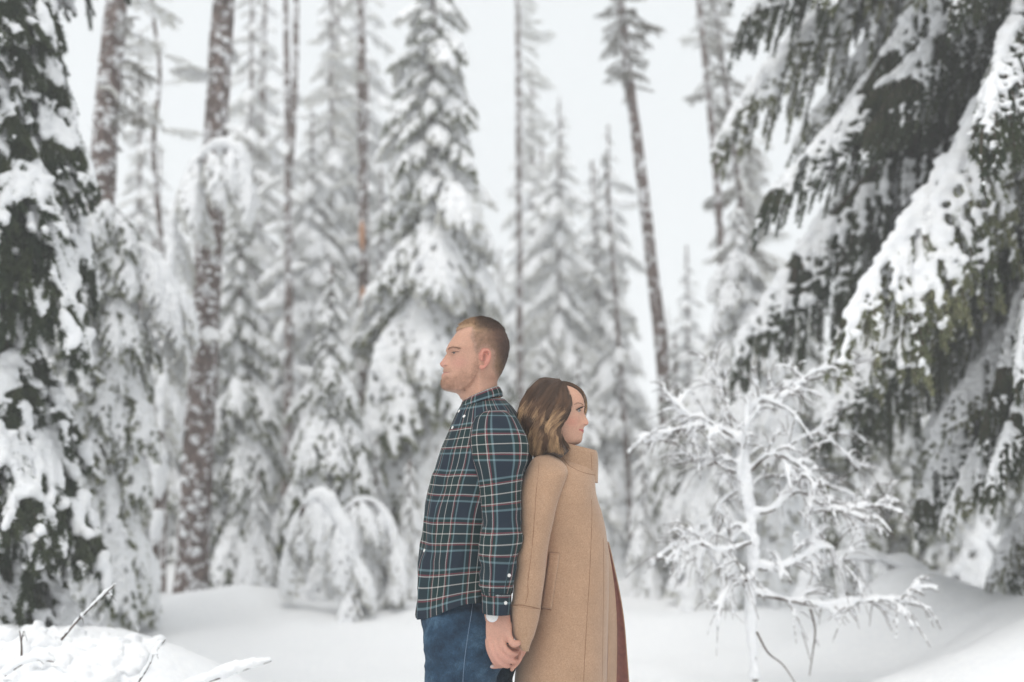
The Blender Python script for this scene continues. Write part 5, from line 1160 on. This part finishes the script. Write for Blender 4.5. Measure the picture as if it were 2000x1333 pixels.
# bowed young conifers buried in snow
def bowed(label, px, Y, pts, L, n, seed):
    w = np.array([P(x, y, Y+d) for x, y, d in pts]); base = onground(px, Y); root = empty('bowed_conifer', tuple(base), label, 'tree'); c = catmull(w, 40)
    g = G(); tube(g, c, np.linspace(.03, .012, 40), 8); put('trunk', g, M_twig, root); r = np.random.default_rng(seed); T = nrm(np.gradient(c, axis=0))
    for i in range(n):
        k_ = int(5+34*(i+.5)/n); a = math.atan2(T[k_][1], T[k_][0])+r.choice([-1, 1])*r.uniform(.4, 1.5); me, sn = WHITE[r.integers(len(WHITE))]; l = L*r.uniform(.6, 1.2)
        ob = link('bough', me, root, tuple(c[k_]-base)); ob.rotation_euler = vecrot(a, r.uniform(.5, 1.1)); ob.scale = (l, l*.8, l*.9)
    gs = ([], []); q = catmull(c, 60+int(np.linalg.norm(np.diff(c, axis=0), axis=1).sum()/.035)); rr = .075*(.8+.5*vnoise(q*5, seed)); sn = remesh_snow(q+np.stack([0*rr, 0*rr, rr*.4], 1), np.stack([rr, rr, rr*.8], 1), .022, seed); put('snow_load', sn, M_snow, root, kind='stuff')
    return root
bowed('young conifer bent into a snow mound, left of the man', 560, 8.6, [(560,1150,.2),(572,1040,.1),(600,985,0),(632,975,0),(670,1030,-.1),(690,1100,-.1),(690,1160,-.1)], .42, 30, 61)
bowed('conifer tip arched over to the ground just left of the man\'s hip', 690, 8.9, [(655,1150,.1),(660,1040,.1),(690,985,0),(735,985,0),(765,1040,0),(775,1110,0),(765,1160,0)], .42, 18, 62)
bowed('snow arch bent over between the thickest trunk and the left spruces', 190, 7.9, [(180,1150,0),(185,800,0),(195,560,0),(250,488,0),(310,520,-.05),(330,600,-.05)], .55, 22, 63)
bowed('snow arch hanging in front of the thickest trunk', 300, 9.0, [(300,1150,0),(322,700,0),(345,400,0),(400,300,0),(455,290,0),(485,340,0)], .5, 20, 64)
bowed('buried conifer under the snow hump at the right', 1700, 7.2, [(1560,1180,.2),(1600,1110,.1),(1680,1090,0),(1760,1110,0),(1830,1150,0),(1850,1180,0)], .32, 16, 65)
# foreground twigs on the snow bank
YT = 4.1
def ftwig(label, pts, sr, seed, ns=1, Y=YT, wr=.0048, sub=.12):
    return twiggy('snowy_twig', label, 'twig', [P(*pts[0][:2], Y)[0], Y, gz(P(*pts[0][:2], Y)[0], Y)], [(pts, wr, sr, ns)], seed, Y, vox=.0075, subL=sub)
ftwig('snow laden twig slanting up out of the snow bank at the lower left', [(120,1250,0),(150,1215,0),(185,1180,0),(225,1142,0)], .014, 71, 2)
ftwig('long snow covered branch lying at the bottom edge left of the man', [(360,1345,0),(430,1325,0),(480,1308,0),(530,1292,0)], .026, 72, 0, wr=.004)
ftwig('short snowy twig rising from the bottom edge, between the bank and the lying branch', [(262,1345,0),(285,1310,0),(303,1275,0),(323,1250,0)], .012, 73, 1)
ftwig('snowy twig bent flat over the bank in the bottom left corner', [(10,1320,0),(40,1300,0),(70,1290,0),(105,1293,0)], .020, 74, 2)
ftwig('small upright twig standing in the snow bank at the bottom left', [(42,1290,0),(42,1260,0),(38,1232,0)], .006, 75, 1, sub=.06)
r = np.random.default_rng(80); n = 150; cx = r.uniform(-2.35, -1.60, n); cy = r.uniform(4.0, 4.7, n); cz = np.array([gz(a, b_) for a, b_ in zip(cx, cy)]); rr = r.uniform(.02, .06, n)
sn = remesh_snow(np.stack([cx, cy, cz-.012], 1), np.stack([rr, rr, rr*.7], 1), .013, 80, .9, ICO2, it=7); o = put('snow_clump', sn, M_snow); o['label'] = 'fluffy lumpy snow clump on the bank in the bottom left corner'; o['category'] = 'snow'

# ------------------------------------------------------------------ air
HAZE = 0.010
if HAZE:
    g = G(); x0, x1, y0, y1, z0, z1 = -145, 145, -28, 165, -2.5, 16
    g.add([(x0,y0,z0),(x1,y0,z0),(x1,y1,z0),(x0,y1,z0),(x0,y0,z1),(x1,y0,z1),(x1,y1,z1),(x0,y1,z1)], [[0,3,2,1],[4,5,6,7],[0,1,5,4],[1,2,6,5],[2,3,7,6],[3,0,4,7]])
    mh = bpy.data.materials.new('haze'); mh.use_nodes = True; t = mh.node_tree; t.nodes.clear(); o_ = t.nodes.new('ShaderNodeOutputMaterial'); v = t.nodes.new('ShaderNodeVolumePrincipled')
    v.inputs['Color'].default_value = (.985, .99, .995, 1); v.inputs['Density'].default_value = HAZE; v.inputs['Anisotropy'].default_value = .2; t.links.new(v.outputs[0], o_.inputs['Volume'])
    put('haze', g, mh, smooth=False, kind='stuff')
